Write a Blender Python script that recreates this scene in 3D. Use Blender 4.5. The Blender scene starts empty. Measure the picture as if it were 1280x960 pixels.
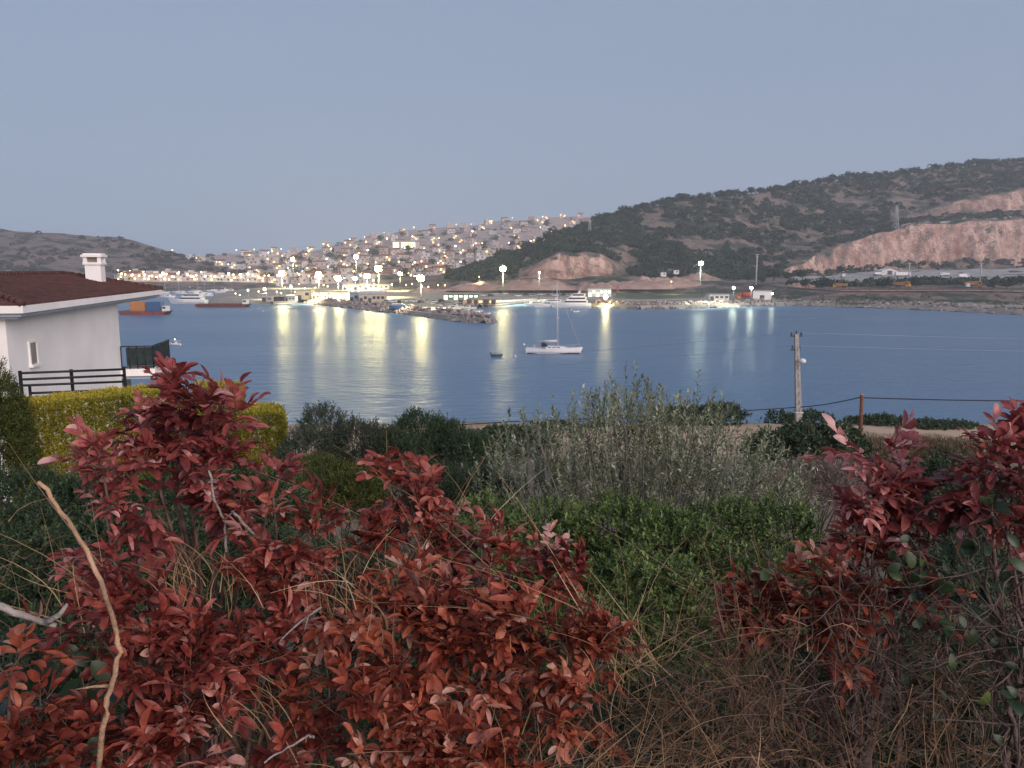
import bpy, bmesh, math, random
import numpy as np
from mathutils import Vector, Matrix, noise

# ------------------------------------------------------------------ camera
W, H_, F = 1280.0, 960.0, 962.0
HOR = 335.0
CAMZ = 20.0
PITCH = math.atan((480.0 - HOR) / F)
S = bpy.context.scene
COL = S.collection
cd = bpy.data.cameras.new('camera'); cam = bpy.data.objects.new('camera', cd); COL.objects.link(cam)
cd.sensor_width = 36.0; cd.lens = 36.0 * F / W
cd.clip_start = 0.05; cd.clip_end = 30000.0
cam.location = (0, 0, CAMZ)
cam.rotation_euler = (math.pi / 2 - PITCH, 0, 0)
S.camera = cam
S.render.resolution_x = 1024; S.render.resolution_y = 768

# ------------------------------------------------------------------ sky, soft dusk glow, exposure
SUN_EL, SUN_AZ = 9.0, 142.0      # afterglow in the west, behind the photographer
w = bpy.data.worlds.new('World'); S.world = w; w.use_nodes = True
nt = w.node_tree; nt.nodes.clear()
out = nt.nodes.new('ShaderNodeOutputWorld'); bg = nt.nodes.new('ShaderNodeBackground')
sky = nt.nodes.new('ShaderNodeTexSky'); sky.sky_type = 'NISHITA'; sky.sun_disc = False
sky.sun_elevation = math.radians(SUN_EL); sky.sun_rotation = math.radians(SUN_AZ)
sky.altitude = 0; sky.air_density = 1.0; sky.dust_density = 1.2; sky.ozone_density = 2.0
hsv = nt.nodes.new('ShaderNodeHueSaturation'); hsv.inputs['Saturation'].default_value = 0.62
mix = nt.nodes.new('ShaderNodeMix'); mix.data_type = 'RGBA'
mix.inputs['Factor'].default_value = 0.82
mix.inputs[7].default_value = (3.02, 3.84, 5.45, 1)
nt.links.new(sky.outputs[0], hsv.inputs['Color'])
nt.links.new(hsv.outputs[0], mix.inputs[6])
nt.links.new(mix.outputs[2], bg.inputs['Color'])
bg.inputs['Strength'].default_value = 0.10
nt.links.new(bg.outputs[0], out.inputs['Surface'])
sd = bpy.data.lights.new('sun', 'SUN'); sun = bpy.data.objects.new('sun', sd); COL.objects.link(sun)
sd.energy = 3.4; sd.angle = math.radians(50); sd.color = (1.0, 0.86, 0.80)
_az = math.radians(SUN_AZ); _el = math.radians(24)
_d = Vector((math.sin(_az) * math.cos(_el), math.cos(_az) * math.cos(_el), math.sin(_el)))
sun.rotation_euler = (-_d).to_track_quat('-Z', 'Y').to_euler()
sun.location = (0, 0, 200)
S.view_settings.view_transform = 'Standard'; S.view_settings.look = 'None'
S.view_settings.exposure = 0.0; S.view_settings.gamma = 1.0; S.view_settings.use_curve_mapping = False
S.render.engine = 'CYCLES'
S.cycles.use_denoising = True
S.cycles.max_bounces = 6; S.cycles.volume_bounces = 2; S.cycles.transparent_max_bounces = 6
S.cycles.sample_clamp_indirect = 4.0

# ------------------------------------------------------------------ pixel rays
_fw = np.array([0, math.cos(PITCH), -math.sin(PITCH)]); _up = np.array([0, math.sin(PITCH), math.cos(PITCH)])
def ray(px, py):
    return np.array([(px - 640.0) / F, 0, 0]) + _fw + _up * ((480.0 - py) / F)
def at(px, py, D):
    r = ray(px, py); return np.array([0, 0, CAMZ]) + r * (D / r[1])
def onz(px, py, z=0.0):
    r = ray(px, py); return np.array([0, 0, CAMZ]) + r * ((z - CAMZ) / r[2])
def pxm(D):                        # metres per photograph pixel at distance D
    return D / F

rng = np.random.default_rng(7)
random.seed(7)

# ------------------------------------------------------------------ labels
ORD = ('first second third fourth fifth sixth seventh eighth ninth tenth eleventh twelfth thirteenth fourteenth fifteenth '
       'sixteenth seventeenth eighteenth nineteenth twentieth').split()
_tens = {2: 'twenty', 3: 'thirty', 4: 'forty', 5: 'fifty', 6: 'sixty', 7: 'seventy'}
_tensth = {2: 'twentieth', 3: 'thirtieth', 4: 'fortieth', 5: 'fiftieth', 6: 'sixtieth', 7: 'seventieth'}
def ordinal(n):
    if n <= 20: return ORD[n - 1]
    t, u = divmod(n, 10)
    return _tensth[t] if u == 0 else _tens[t] + '-' + ORD[u - 1]

def tag(o, label=None, cat=None, group=None, kind=None):
    if label: o['label'] = label
    if cat: o['category'] = cat
    if group: o['group'] = group
    if kind: o['kind'] = kind
    return o
def thing(name, label, cat, loc=(0, 0, 0), rz=0.0, group=None):
    o = bpy.data.objects.new(name, None); COL.objects.link(o)
    o.location = Vector([float(c) for c in loc]); o.rotation_euler = (0, 0, rz); o.empty_display_size = 0.3
    return tag(o, label, cat, group)
def copy_tree(o, parent=None):
    c = o.copy(); COL.objects.link(c)
    if parent is not None: c.parent = parent
    for ch in list(o.children): copy_tree(ch, c)
    return c

# ------------------------------------------------------------------ materials
MATS = {}
def nodes_of(m):
    m.use_nodes = True
    n = m.node_tree; b = n.nodes.get('Principled BSDF'); return n, b
def mat(name, col, rough=0.8, var=0.15, scale=3.0, bump=0.0, metal=0.0, spec=0.3, col2=None, detail=5.0, coords='Object', bscale=None):
    if name in MATS: return MATS[name]
    m = bpy.data.materials.new(name); n, b = nodes_of(m)
    tc = n.nodes.new('ShaderNodeTexCoord'); tx = n.nodes.new('ShaderNodeTexNoise')
    tx.inputs['Scale'].default_value = scale; tx.inputs['Detail'].default_value = detail
    n.links.new(tc.outputs[coords], tx.inputs['Vector'])
    rp = n.nodes.new('ShaderNodeValToRGB')
    c2 = col2 or tuple(max(0, c * (1 - 2 * var)) for c in col)
    rp.color_ramp.elements[0].position = 0.35; rp.color_ramp.elements[1].position = 0.65
    rp.color_ramp.elements[0].color = (*c2, 1)
    rp.color_ramp.elements[1].color = (*[min(1, c * (1 + var * 0.5)) for c in col], 1)
    n.links.new(tx.outputs[0], rp.inputs[0]); n.links.new(rp.outputs[0], b.inputs['Base Color'])
    b.inputs['Roughness'].default_value = rough; b.inputs['Metallic'].default_value = metal
    b.inputs['Specular IOR Level'].default_value = spec
    if bump:
        t2 = n.nodes.new('ShaderNodeTexNoise'); t2.inputs['Scale'].default_value = bscale or scale * 4; t2.inputs['Detail'].default_value = 6
        n.links.new(tc.outputs[coords], t2.inputs['Vector'])
        bp = n.nodes.new('ShaderNodeBump'); bp.inputs['Strength'].default_value = bump; bp.inputs['Distance'].default_value = 0.1
        n.links.new(t2.outputs[0], bp.inputs['Height']); n.links.new(bp.outputs[0], b.inputs['Normal'])
    MATS[name] = m
    return m
def emat(name, col, strength, sample=True):
    if name in MATS: return MATS[name]
    m = bpy.data.materials.new(name); n, b = nodes_of(m)
    b.inputs['Base Color'].default_value = (*[c * 0.8 for c in col], 1)
    b.inputs['Emission Color'].default_value = (*col, 1); b.inputs['Emission Strength'].default_value = strength
    try: m.cycles.emission_sampling = 'AUTO' if sample else 'NONE'
    except Exception: pass
    MATS[name] = m; return m
def leafmat(name, stops, rough=0.5, transl=0.25, spec=0.35, mottle=0):
    """stops: colours picked by the leaf's own random tint attribute"""
    if name in MATS: return MATS[name]
    m = bpy.data.materials.new(name); n, b = nodes_of(m)
    a = n.nodes.new('ShaderNodeAttribute'); a.attribute_name = 'tint'
    rp = n.nodes.new('ShaderNodeValToRGB'); cr = rp.color_ramp
    while len(cr.elements) < len(stops): cr.elements.new(0.5)
    for e, (p, c) in zip(cr.elements, stops): e.position = p; e.color = (*c, 1)
    fac = a.outputs['Fac']
    if mottle:                       # blotches and veins inside each leaf
        tc = n.nodes.new('ShaderNodeTexCoord'); tx = n.nodes.new('ShaderNodeTexNoise'); tx.inputs['Scale'].default_value = mottle; tx.inputs['Detail'].default_value = 4
        n.links.new(tc.outputs['Object'], tx.inputs['Vector'])
        ma = n.nodes.new('ShaderNodeMath'); ma.operation = 'MULTIPLY_ADD'; ma.inputs[1].default_value = .5; ma.inputs[2].default_value = -.25; n.links.new(tx.outputs[0], ma.inputs[0])
        ad = n.nodes.new('ShaderNodeMath'); ad.operation = 'ADD'; n.links.new(ma.outputs[0], ad.inputs[0]); n.links.new(fac, ad.inputs[1]); fac = ad.outputs[0]
    n.links.new(fac, rp.inputs[0]); n.links.new(rp.outputs[0], b.inputs['Base Color'])
    b.inputs['Roughness'].default_value = rough; b.inputs['Specular IOR Level'].default_value = spec
    if transl:
        t = n.nodes.new('ShaderNodeBsdfTranslucent'); mx = n.nodes.new('ShaderNodeMixShader'); mx.inputs[0].default_value = transl
        o = n.nodes.get('Material Output')
        n.links.new(rp.outputs[0], t.inputs['Color'])
        n.links.new(b.outputs[0], mx.inputs[1]); n.links.new(t.outputs[0], mx.inputs[2]); n.links.new(mx.outputs[0], o.inputs['Surface'])
    MATS[name] = m; return m

# ------------------------------------------------------------------ mesh builder
class MB:
    def __init__(s): s.v = []; s.f = []; s.m = []; s.sm = []
    def add(s, vs, fs, m=0, smooth=False):
        o = len(s.v); s.v += [tuple(map(float, p)) for p in vs]
        for f in fs: s.f.append(tuple(i + o for i in f)); s.m.append(m); s.sm.append(smooth)
        return s
    def box(s, c, d, rz=0.0, m=0, taper=1.0):
        hx, hy, hz = d[0] / 2, d[1] / 2, d[2] / 2; cs, sn = math.cos(rz), math.sin(rz); vs = []
        for z, t in ((-hz, 1.0), (hz, taper)):
            for x, y in ((-hx, -hy), (hx, -hy), (hx, hy), (-hx, hy)):
                x *= t; y *= t
                vs.append((c[0] + x * cs - y * sn, c[1] + x * sn + y * cs, c[2] + z))
        return s.add(vs, [(3, 2, 1, 0), (4, 5, 6, 7), (0, 1, 5, 4), (1, 2, 6, 5), (2, 3, 7, 6), (3, 0, 4, 7)], m)
    def tube(s, pts, r0, r1=None, n=6, m=0, cap=True):
        pts = [np.array(p, float) for p in pts]; r1 = r0 if r1 is None else r1; K = len(pts); vs = []; fs = []
        ref = np.array([0.13, 0.31, 0.94])
        for i, p in enumerate(pts):
            d = pts[min(i + 1, K - 1)] - pts[max(i - 1, 0)]; L = np.linalg.norm(d)
            d = d / L if L > 1e-9 else np.array([0, 0, 1.0])
            rf = ref if abs(d @ ref) < 0.95 else np.array([1.0, 0, 0])
            a = np.cross(d, rf); a /= np.linalg.norm(a); b = np.cross(d, a)
            r = r0 + (r1 - r0) * i / max(1, K - 1)
            for k in range(n):
                th = 2 * math.pi * k / n; vs.append(p + (a * math.cos(th) + b * math.sin(th)) * r)
        for i in range(K - 1):
            for k in range(n):
                k2 = (k + 1) % n; fs.append((i * n + k, i * n + k2, (i + 1) * n + k2, (i + 1) * n + k))
        if cap: fs.append(tuple(range(n))[::-1]); fs.append(tuple((K - 1) * n + k for k in range(n)))
        return s.add(vs, fs, m, n > 4)
    def lathe(s, prof, n=12, c=(0, 0, 0), m=0, smooth=True):
        vs = []; fs = []; K = len(prof)
        for r, z in prof:
            for k in range(n):
                th = 2 * math.pi * k / n; vs.append((c[0] + r * math.cos(th), c[1] + r * math.sin(th), c[2] + z))
        for i in range(K - 1):
            for k in range(n):
                k2 = (k + 1) % n; fs.append((i * n + k, i * n + k2, (i + 1) * n + k2, (i + 1) * n + k))
        fs.append(tuple(range(n))[::-1]); fs.append(tuple((K - 1) * n + k for k in range(n)))
        return s.add(vs, fs, m, smooth)
    def ball(s, c, r, n=8, k=5, m=0, sq=1.0):
        prof = [(max(1e-3, r * math.sin(math.pi * i / k)), -r * sq * math.cos(math.pi * i / k)) for i in range(k + 1)]
        return s.lathe(prof, n, c, m)
    def prism(s, poly, z0, z1, m=0):
        n = len(poly); vs = [(x, y, z0) for x, y in poly] + [(x, y, z1) for x, y in poly]
        fs = [tuple(range(n))[::-1], tuple(range(n, 2 * n))] + [(i, (i + 1) % n, n + (i + 1) % n, n + i) for i in range(n)]
        return s.add(vs, fs, m)
    def xprism(s, poly, x0, x1, m=0):     # poly in (y,z) extruded along x
        n = len(poly); vs = [(x0, y, z) for y, z in poly] + [(x1, y, z) for y, z in poly]
        fs = [tuple(range(n)), tuple(range(n, 2 * n))[::-1]] + [(i, n + i, n + (i + 1) % n, (i + 1) % n) for i in range(n)]
        return s.add(vs, fs, m)
    def yprism(s, poly, y0, y1, m=0):     # poly in (x,z) extruded along y
        n = len(poly); vs = [(x, y0, z) for x, z in poly] + [(x, y1, z) for x, z in poly]
        fs = [tuple(range(n))[::-1], tuple(range(n, 2 * n))] + [(i, (i + 1) % n, n + (i + 1) % n, n + i) for i in range(n)]
        return s.add(vs, fs, m)
    def build(s, name, mats, parent=None, bevel=0.0):
        me = bpy.data.meshes.new(name); me.from_pydata(s.v, [], s.f); me.update()
        if not isinstance(mats, (list, tuple)): mats = [mats]
        for q in mats: me.materials.append(q)
        me.polygons.foreach_set('material_index', s.m); me.polygons.foreach_set('use_smooth', s.sm)
        bm = bmesh.new(); bm.from_mesh(me); bmesh.ops.recalc_face_normals(bm, faces=bm.faces)
        if bevel: bmesh.ops.bevel(bm, geom=list(bm.edges), offset=bevel, segments=2, affect='EDGES', profile=0.6)
        bm.to_mesh(me); bm.free()
        o = bpy.data.objects.new(name, me); COL.objects.link(o)
        if parent is not None: o.parent = parent
        return o
def np_mesh(name, V, Fq, mats, parent=None, smooth=True, tint=None, kind=None):
    """V (n,3); Fq list of equal-size face index array(s)"""
    me = bpy.data.meshes.new(name)
    loops = np.concatenate([f.reshape(-1) for f in Fq]); tot = np.concatenate([np.full(len(f), f.shape[1]) for f in Fq])
    start = np.concatenate([[0], np.cumsum(tot)[:-1]])
    me.vertices.add(len(V)); me.vertices.foreach_set('co', np.asarray(V, np.float32).reshape(-1))
    me.loops.add(len(loops)); me.loops.foreach_set('vertex_index', loops.astype(np.int32))
    me.polygons.add(len(tot)); me.polygons.foreach_set('loop_start', start.astype(np.int32)); me.polygons.foreach_set('loop_total', tot.astype(np.int32))
    me.polygons.foreach_set('use_smooth', np.full(len(tot), smooth))
    if tint is not None:
        a = me.attributes.new('tint', 'FLOAT', 'POINT'); a.data.foreach_set('value', np.asarray(tint, np.float32))
    if not isinstance(mats, (list, tuple)): mats = [mats]
    for q in mats: me.materials.append(q)
    me.update(); me.validate()
    o = bpy.data.objects.new(name, me); COL.objects.link(o)
    if parent is not None: o.parent = parent
    if kind: o['kind'] = kind
    return o
def nz(x, y, z=0.0): return noise.noise(Vector((x, y, z)))

# ------------------------------------------------------------------ leaves
def _tpl(kind):
    if kind == 'fine':
        V = [(0, 0, 0)]
        for u, wd in ((.13, .55), (.38, .98), (.68, .95), (.90, .58)):
            z = 0.07 * math.sin(u * 3.0) - 0.10 * u * u
            V += [(u, -wd, z), (u, 0, z), (u, wd, z)]
        V += [(1, 0, -.10)]
        Fs3 = [(0, 2, 1), (0, 3, 2), (10, 11, 13), (11, 12, 13)]
        Fs4 = [(1, 2, 5, 4), (2, 3, 6, 5), (4, 5, 8, 7), (5, 6, 9, 8), (7, 8, 11, 10), (8, 9, 12, 11)]
        fold = [0, .3, 0, .3, .34, 0, .34, .32, 0, .32, .25, 0, .25, 0]
    elif kind == 'mid':
        V = [(0, 0, 0), (.4, -1, 0), (.4, 0, 0), (.4, 1, 0), (1, 0, -.08)]
        Fs3 = [(0, 2, 1), (0, 3, 2), (1, 2, 4), (2, 3, 4)]; Fs4 = []
        fold = [0, .35, 0, .35, 0]
    else:
        V = [(0, 0, 0), (.5, -1, 0), (1, 0, 0), (.5, 1, 0)]; Fs3 = [(0, 2, 1), (0, 3, 2)]; Fs4 = []
        fold = [0, .3, 0, .3]
    return np.array(V, float), np.array(Fs3, int), np.array(Fs4, int) if Fs4 else None, np.array(fold)
def _n(a): return a / np.maximum(np.linalg.norm(a, axis=-1, keepdims=True), 1e-9)
def leaves_mesh(name, L, mats, parent=None, template='mid', stuff=False):
    """L: dict of arrays pos, d, n, len, wid, tint"""
    V, F3, F4, fold = _tpl(template); m = len(L['pos']); k = len(V)
    x = _n(L['d']); z = L['n'] - (L['n'] * x).sum(1, keepdims=True) * x; z = _n(z); y = np.cross(z, x)
    ln = L['len'][:, None, None]; wd = (L['wid'] / 2)[:, None, None]
    fo = L.get('fold', np.ones(m))[:, None, None]
    P = L['pos'][:, None, :] + x[:, None, :] * V[None, :, 0:1] * ln + y[:, None, :] * V[None, :, 1:2] * wd * (1 - 0.12 * fo) \
        + z[:, None, :] * (V[None, :, 2:3] * ln * L.get('curl', np.ones(m))[:, None, None] + fold[None, :, None] * np.abs(V[None, :, 1:2]) * wd * 1.3 * fo)
    off = (np.arange(m) * k)[:, None, None]
    fq = [(F3[None] + off).reshape(-1, 3)]
    if F4 is not None: fq.append((F4[None] + off).reshape(-1, 4))
    o = np_mesh(name, P.reshape(-1, 3), fq, mats, parent, template == 'fine', np.repeat(L['tint'], k))
    if stuff: o['kind'] = 'stuff'
    return o
def cat_leaves(Ls): return {k: np.concatenate([l[k] for l in Ls]) for k in Ls[0]}
def sprigs(P, D, twl, n, ll, lw, ang=55, arr='spiral', tint=(0.5, 0.2), jit=0.25, s0=0.15, droop=0.0, lvar=0.25, leaf_tint=0.12, R=None):
    """n leaves along each twig; P, D (m,3)"""
    R = R or rng; P = np.asarray(P, float); D = _n(np.asarray(D, float)); m = len(P)
    tl = twl * R.uniform(.7, 1.25, m)
    ref = np.where(np.abs(D[:, 2:3]) < .9, np.array([[0, 0, 1.0]]), np.array([[1.0, 0, 0]]))
    A = _n(np.cross(D, ref)); B = np.cross(A, D)            # A sideways, B upward
    st = np.clip(tint[0] + R.normal(0, tint[1], m), 0, 1); ph = R.uniform(0, 6.28, m)
    res = []
    for j in range(n):
        s = s0 + (1 - s0) * (j + .5) / n
        pos = P + D * (tl * s)[:, None] - np.array([[0, 0, 1.0]]) * (droop * tl * s * s)[:, None]
        if arr == 'spiral':
            az = ph + 2.4 * j + R.normal(0, .3, m); a = math.radians(ang) * (1.0 - .45 * s)
            sd = A * np.cos(az)[:, None] + B * np.sin(az)[:, None]; nn = D * 1.0 + np.array([[0, 0, .35]])
        else:
            last = j == n - 1 and n % 2 == 1
            s = 1.0 if last else s0 + (1 - s0) * (j // 2 + .6) / max(1, n // 2)
            pos = P + D * (tl * s)[:, None] - np.array([[0, 0, 1.0]]) * (droop * tl * s * s)[:, None]
            a = math.radians(6 if last else ang); sd = A * (1 if j % 2 else -1); nn = B
        d = _n(D * math.cos(a) + sd * math.sin(a) + R.normal(0, jit, (m, 3)) - np.array([[0, 0, droop * .5]]))
        nn = nn + R.normal(0, jit, (m, 3))
        res.append(dict(pos=pos, d=d, n=nn, len=ll * (1 + R.normal(0, lvar, m)).clip(.45, 1.7), wid=lw * (1 + R.normal(0, lvar * .8, m)).clip(.45, 1.7),
                        tint=np.clip(st + R.normal(0, leaf_tint, m), 0, 1), curl=R.uniform(.2, 1.9, m), fold=R.uniform(.35, 1.5, m)))
    return cat_leaves(res)

# ================================================================== SETTING: sea
def make_sea():
    m = bpy.data.materials.new('sea_water'); n, b = nodes_of(m)
    b.inputs['Base Color'].default_value = (0.082, 0.165, 0.272, 1); b.inputs['Roughness'].default_value = 0.17; b.inputs['IOR'].default_value = 1.33
    tc = n.nodes.new('ShaderNodeTexCoord')
    mp = n.nodes.new('ShaderNodeMapping'); mp.inputs['Scale'].default_value = (0.55, 1.0, 1)
    n.links.new(tc.outputs['Object'], mp.inputs['Vector'])
    prev = None
    for sc, st, dist in ((0.55, 0.42, 0.7), (0.10, 0.25, 1.6)):
        t = n.nodes.new('ShaderNodeTexNoise'); t.inputs['Scale'].default_value = sc; t.inputs['Detail'].default_value = 4
        n.links.new(mp.outputs[0], t.inputs['Vector'])
        bp = n.nodes.new('ShaderNodeBump'); bp.inputs['Strength'].default_value = st; bp.inputs['Distance'].default_value = dist
        n.links.new(t.outputs[0], bp.inputs['Height'])
        if prev: n.links.new(prev.outputs[0], bp.inputs['Normal'])
        prev = bp
    n.links.new(prev.outputs[0], b.inputs['Normal'])
    # calmer and rougher wind patches
    t3 = n.nodes.new('ShaderNodeTexNoise'); t3.inputs['Scale'].default_value = 0.012; t3.inputs['Detail'].default_value = 3
    n.links.new(mp.outputs[0], t3.inputs['Vector'])
    mr = n.nodes.new('ShaderNodeMapRange'); mr.inputs[1].default_value = .35; mr.inputs[2].default_value = .65; mr.inputs[3].default_value = .27; mr.inputs[4].default_value = .36
    n.links.new(t3.outputs[0], mr.inputs[0]); n.links.new(mr.outputs[0], b.inputs['Roughness'])
    mb = MB(); mb.add([(-9000, 60, 0), (9000, 60, 0), (9000, 14000, 0), (-9000, 14000, 0)], [(0, 1, 2, 3)])
    o = mb.build('sea', m); o['kind'] = 'structure'
make_sea()

# ================================================================== far hills
class Hill:
    """a hillside given by columns of (picture column, [(picture row, distance) ...]) from its foot to its crest"""
    def __init__(s, cols, amp=1.0, nsc=0.02, seed=0.0, back=0.35, crag=()):
        s.crag = crag
        s.px = np.array([c[0] for c in cols], float); s.a = np.array([c[1] for c in cols], float); s.K = s.a.shape[1]
        s.amp = amp; s.nsc = nsc; s.seed = seed; s.back = back
    def pt(s, px, t, rough=True):
        u = min(max(t, 0), 1) * (s.K - 1); k = min(int(u), s.K - 2); fr = u - k
        py = [np.interp(px, s.px, s.a[:, q, 0]) for q in (k, k + 1)]; D = [np.interp(px, s.px, s.a[:, q, 1]) for q in (k, k + 1)]
        p0 = at(px, py[0], D[0]); p1 = at(px, py[1], D[1])
        p = p0 + (p1 - p0) * fr
        if rough and k in s.crag:                        # broken rock faces
            q = p * .035; w_ = min(1, 4 * fr * (1 - fr) * 1.6)
            off = 7 * nz(q[0], q[2] * .5, 31) + 5 * nz(q[0] * 2.6, q[2], 37) + 2.5 * nz(q[0] * 6, q[2] * 3, 41)
            p = p + np.array([0, off * w_ * min(1, abs(p1[2] - p0[2]) / 25), 0])
        if rough:
            q = p * s.nsc
            p = p + np.array([0, 0, s.amp * min(1, t * 6) * (nz(q[0], q[1], s.seed) + .5 * nz(q[0] * 2.7, q[1] * 2.7, s.seed + 5))])
        return p
    def mesh(s, name, mats, nx=240, rows=8, foot=None):
        pxs = np.linspace(s.px[0], s.px[-1], nx); V = []; nt_ = (s.K - 1) * rows + 1
        for i, px in enumerate(pxs):
            col = [s.pt(px, j / (nt_ - 1)) for j in range(nt_)]
            f = col[0]; c = col[-1]
            col = [np.array([f[0] * .88, f[1] * .88, -1.0]), np.array([f[0] * .93, f[1] * .93, 1.2 + .1 * f[2]])] + col + [np.array([c[0] * (1 + s.back * .4), c[1] * (1 + s.back * .4), c[2] * .55]),
                                                                          np.array([c[0] * (1 + s.back), c[1] * (1 + s.back), -3.0])]
            V += col
        m = nt_ + 4; idx = np.arange(nx * m).reshape(nx, m)
        Fq = np.stack([idx[:-1, :-1], idx[1:, :-1], idx[1:, 1:], idx[:-1, 1:]], -1).reshape(-1, 4)
        o = np_mesh(name, np.array(V), [Fq], mats); o['kind'] = 'structure'
        return o

RIGHT = Hill([
 (470, [(354,700),(352,720),(350,730),(348,745),(347,760),(345,790)]),
 (540, [(357,640),(353,660),(351,672),(349,690),(347,710),(345,740)]),
 (580, [(358,620),(352,660),(348,675),(343,715),(340,735),(338,775)]),
 (640, [(359,600),(349,650),(341,665),(331,710),(326,740),(319,790)]),
 (665, [(360,600),(348,640),(332,650),(322,700),(316,740),(309,800)]),
 (700, [(360,600),(347,640),(313,652),(308,700),(303,740),(296,820)]),
 (750, [(358,600),(346,640),(319,655),(308,700),(296,750),(276,860)]),
 (785, [(356,600),(345,650),(335,690),(310,740),(290,800),(264,890)]),
 (860, [(354,600),(345,650),(330,690),(305,750),(280,820),(250,930)]),
 (935, [(354,590),(349,650),(340,690),(310,760),(277,850),(243,960)]),
 (975, [(360,500),(346,680),(339,690),(310,780),(277,870),(238,980)]),
 (1050,[(366,460),(341,740),(306,765),(295,830),(270,890),(226,1000)]),
 (1105,[(366,455),(338,770),(291,790),(280,850),(268,880),(221,1020)]),
 (1140,[(366,455),(336,780),(281,810),(275,870),(270,885),(217,1030)]),
 (1200,[(366,450),(334,790),(278,820),(266,890),(250,905),(209,1040)]),
 (1280,[(367,440),(332,800),(274,830),(262,900),(238,915),(202,1060)]),
 (1420,[(368,430),(330,800),(268,830),(256,900),(228,915),(190,1080)]),
 (1600,[(370,420),(330,800),(268,830),(256,900),(228,915),(185,1080)])], amp=2.6, nsc=0.03, seed=1.0, crag=(1, 3))
TOWN = Hill([
 (60,  [(354,860),(349,900),(343,950),(338,1000)]),
 (150, [(354,860),(347,900),(337,950),(328,1000)]),
 (220, [(354,860),(340,950),(330,1100),(321,1250)]),
 (300, [(354,860),(342,980),(328,1200),(318,1400)]),
 (400, [(355,860),(345,980),(328,1200),(313,1450)]),
 (450, [(355,850),(340,1000),(318,1300),(301,1500)]),
 (500, [(356,850),(338,1000),(312,1300),(289,1550)]),
 (560, [(357,820),(338,1000),(310,1300),(285,1600)]),
 (620, [(357,800),(336,1000),(305,1350),(278,1650)]),
 (700, [(352,880),(330,1100),(300,1400),(272,1700)]),
 (760, [(350,900),(330,1100),(300,1400),(271,1720)]),
 (900, [(350,920),(330,1150),(305,1450),(278,1800)]),
 (1100,[(350,940),(335,1200),(318,1500),(300,1900)])], amp=4.0, nsc=0.012, seed=2.0)
LEFT = Hill([
 (-420,[(354,700),(330,760),(305,850),(292,930)]),
 (-150,[(354,700),(330,760),(303,850),(287,930)]),
 (0,   [(353,720),(332,780),(306,870),(288,950)]),
 (60,  [(353,730),(332,790),(308,870),(290,950)]),
 (110, [(353,740),(336,800),(311,880),(294,960)]),
 (160, [(352,750),(338,810),(316,890),(299,960)]),
 (200, [(352,760),(341,820),(326,890),(311,950)]),
 (235, [(352,770),(343,820),(332,880),(322,930)]),
 (275, [(352,780),(346,820),(338,860),(331,900)]),
 (320, [(353,790),(350,815),(346,840),(343,870)]),
 (345, [(354,800),(353,815),(352,830),(351,850)])], amp=3.0, nsc=0.02, seed=3.0)

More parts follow.
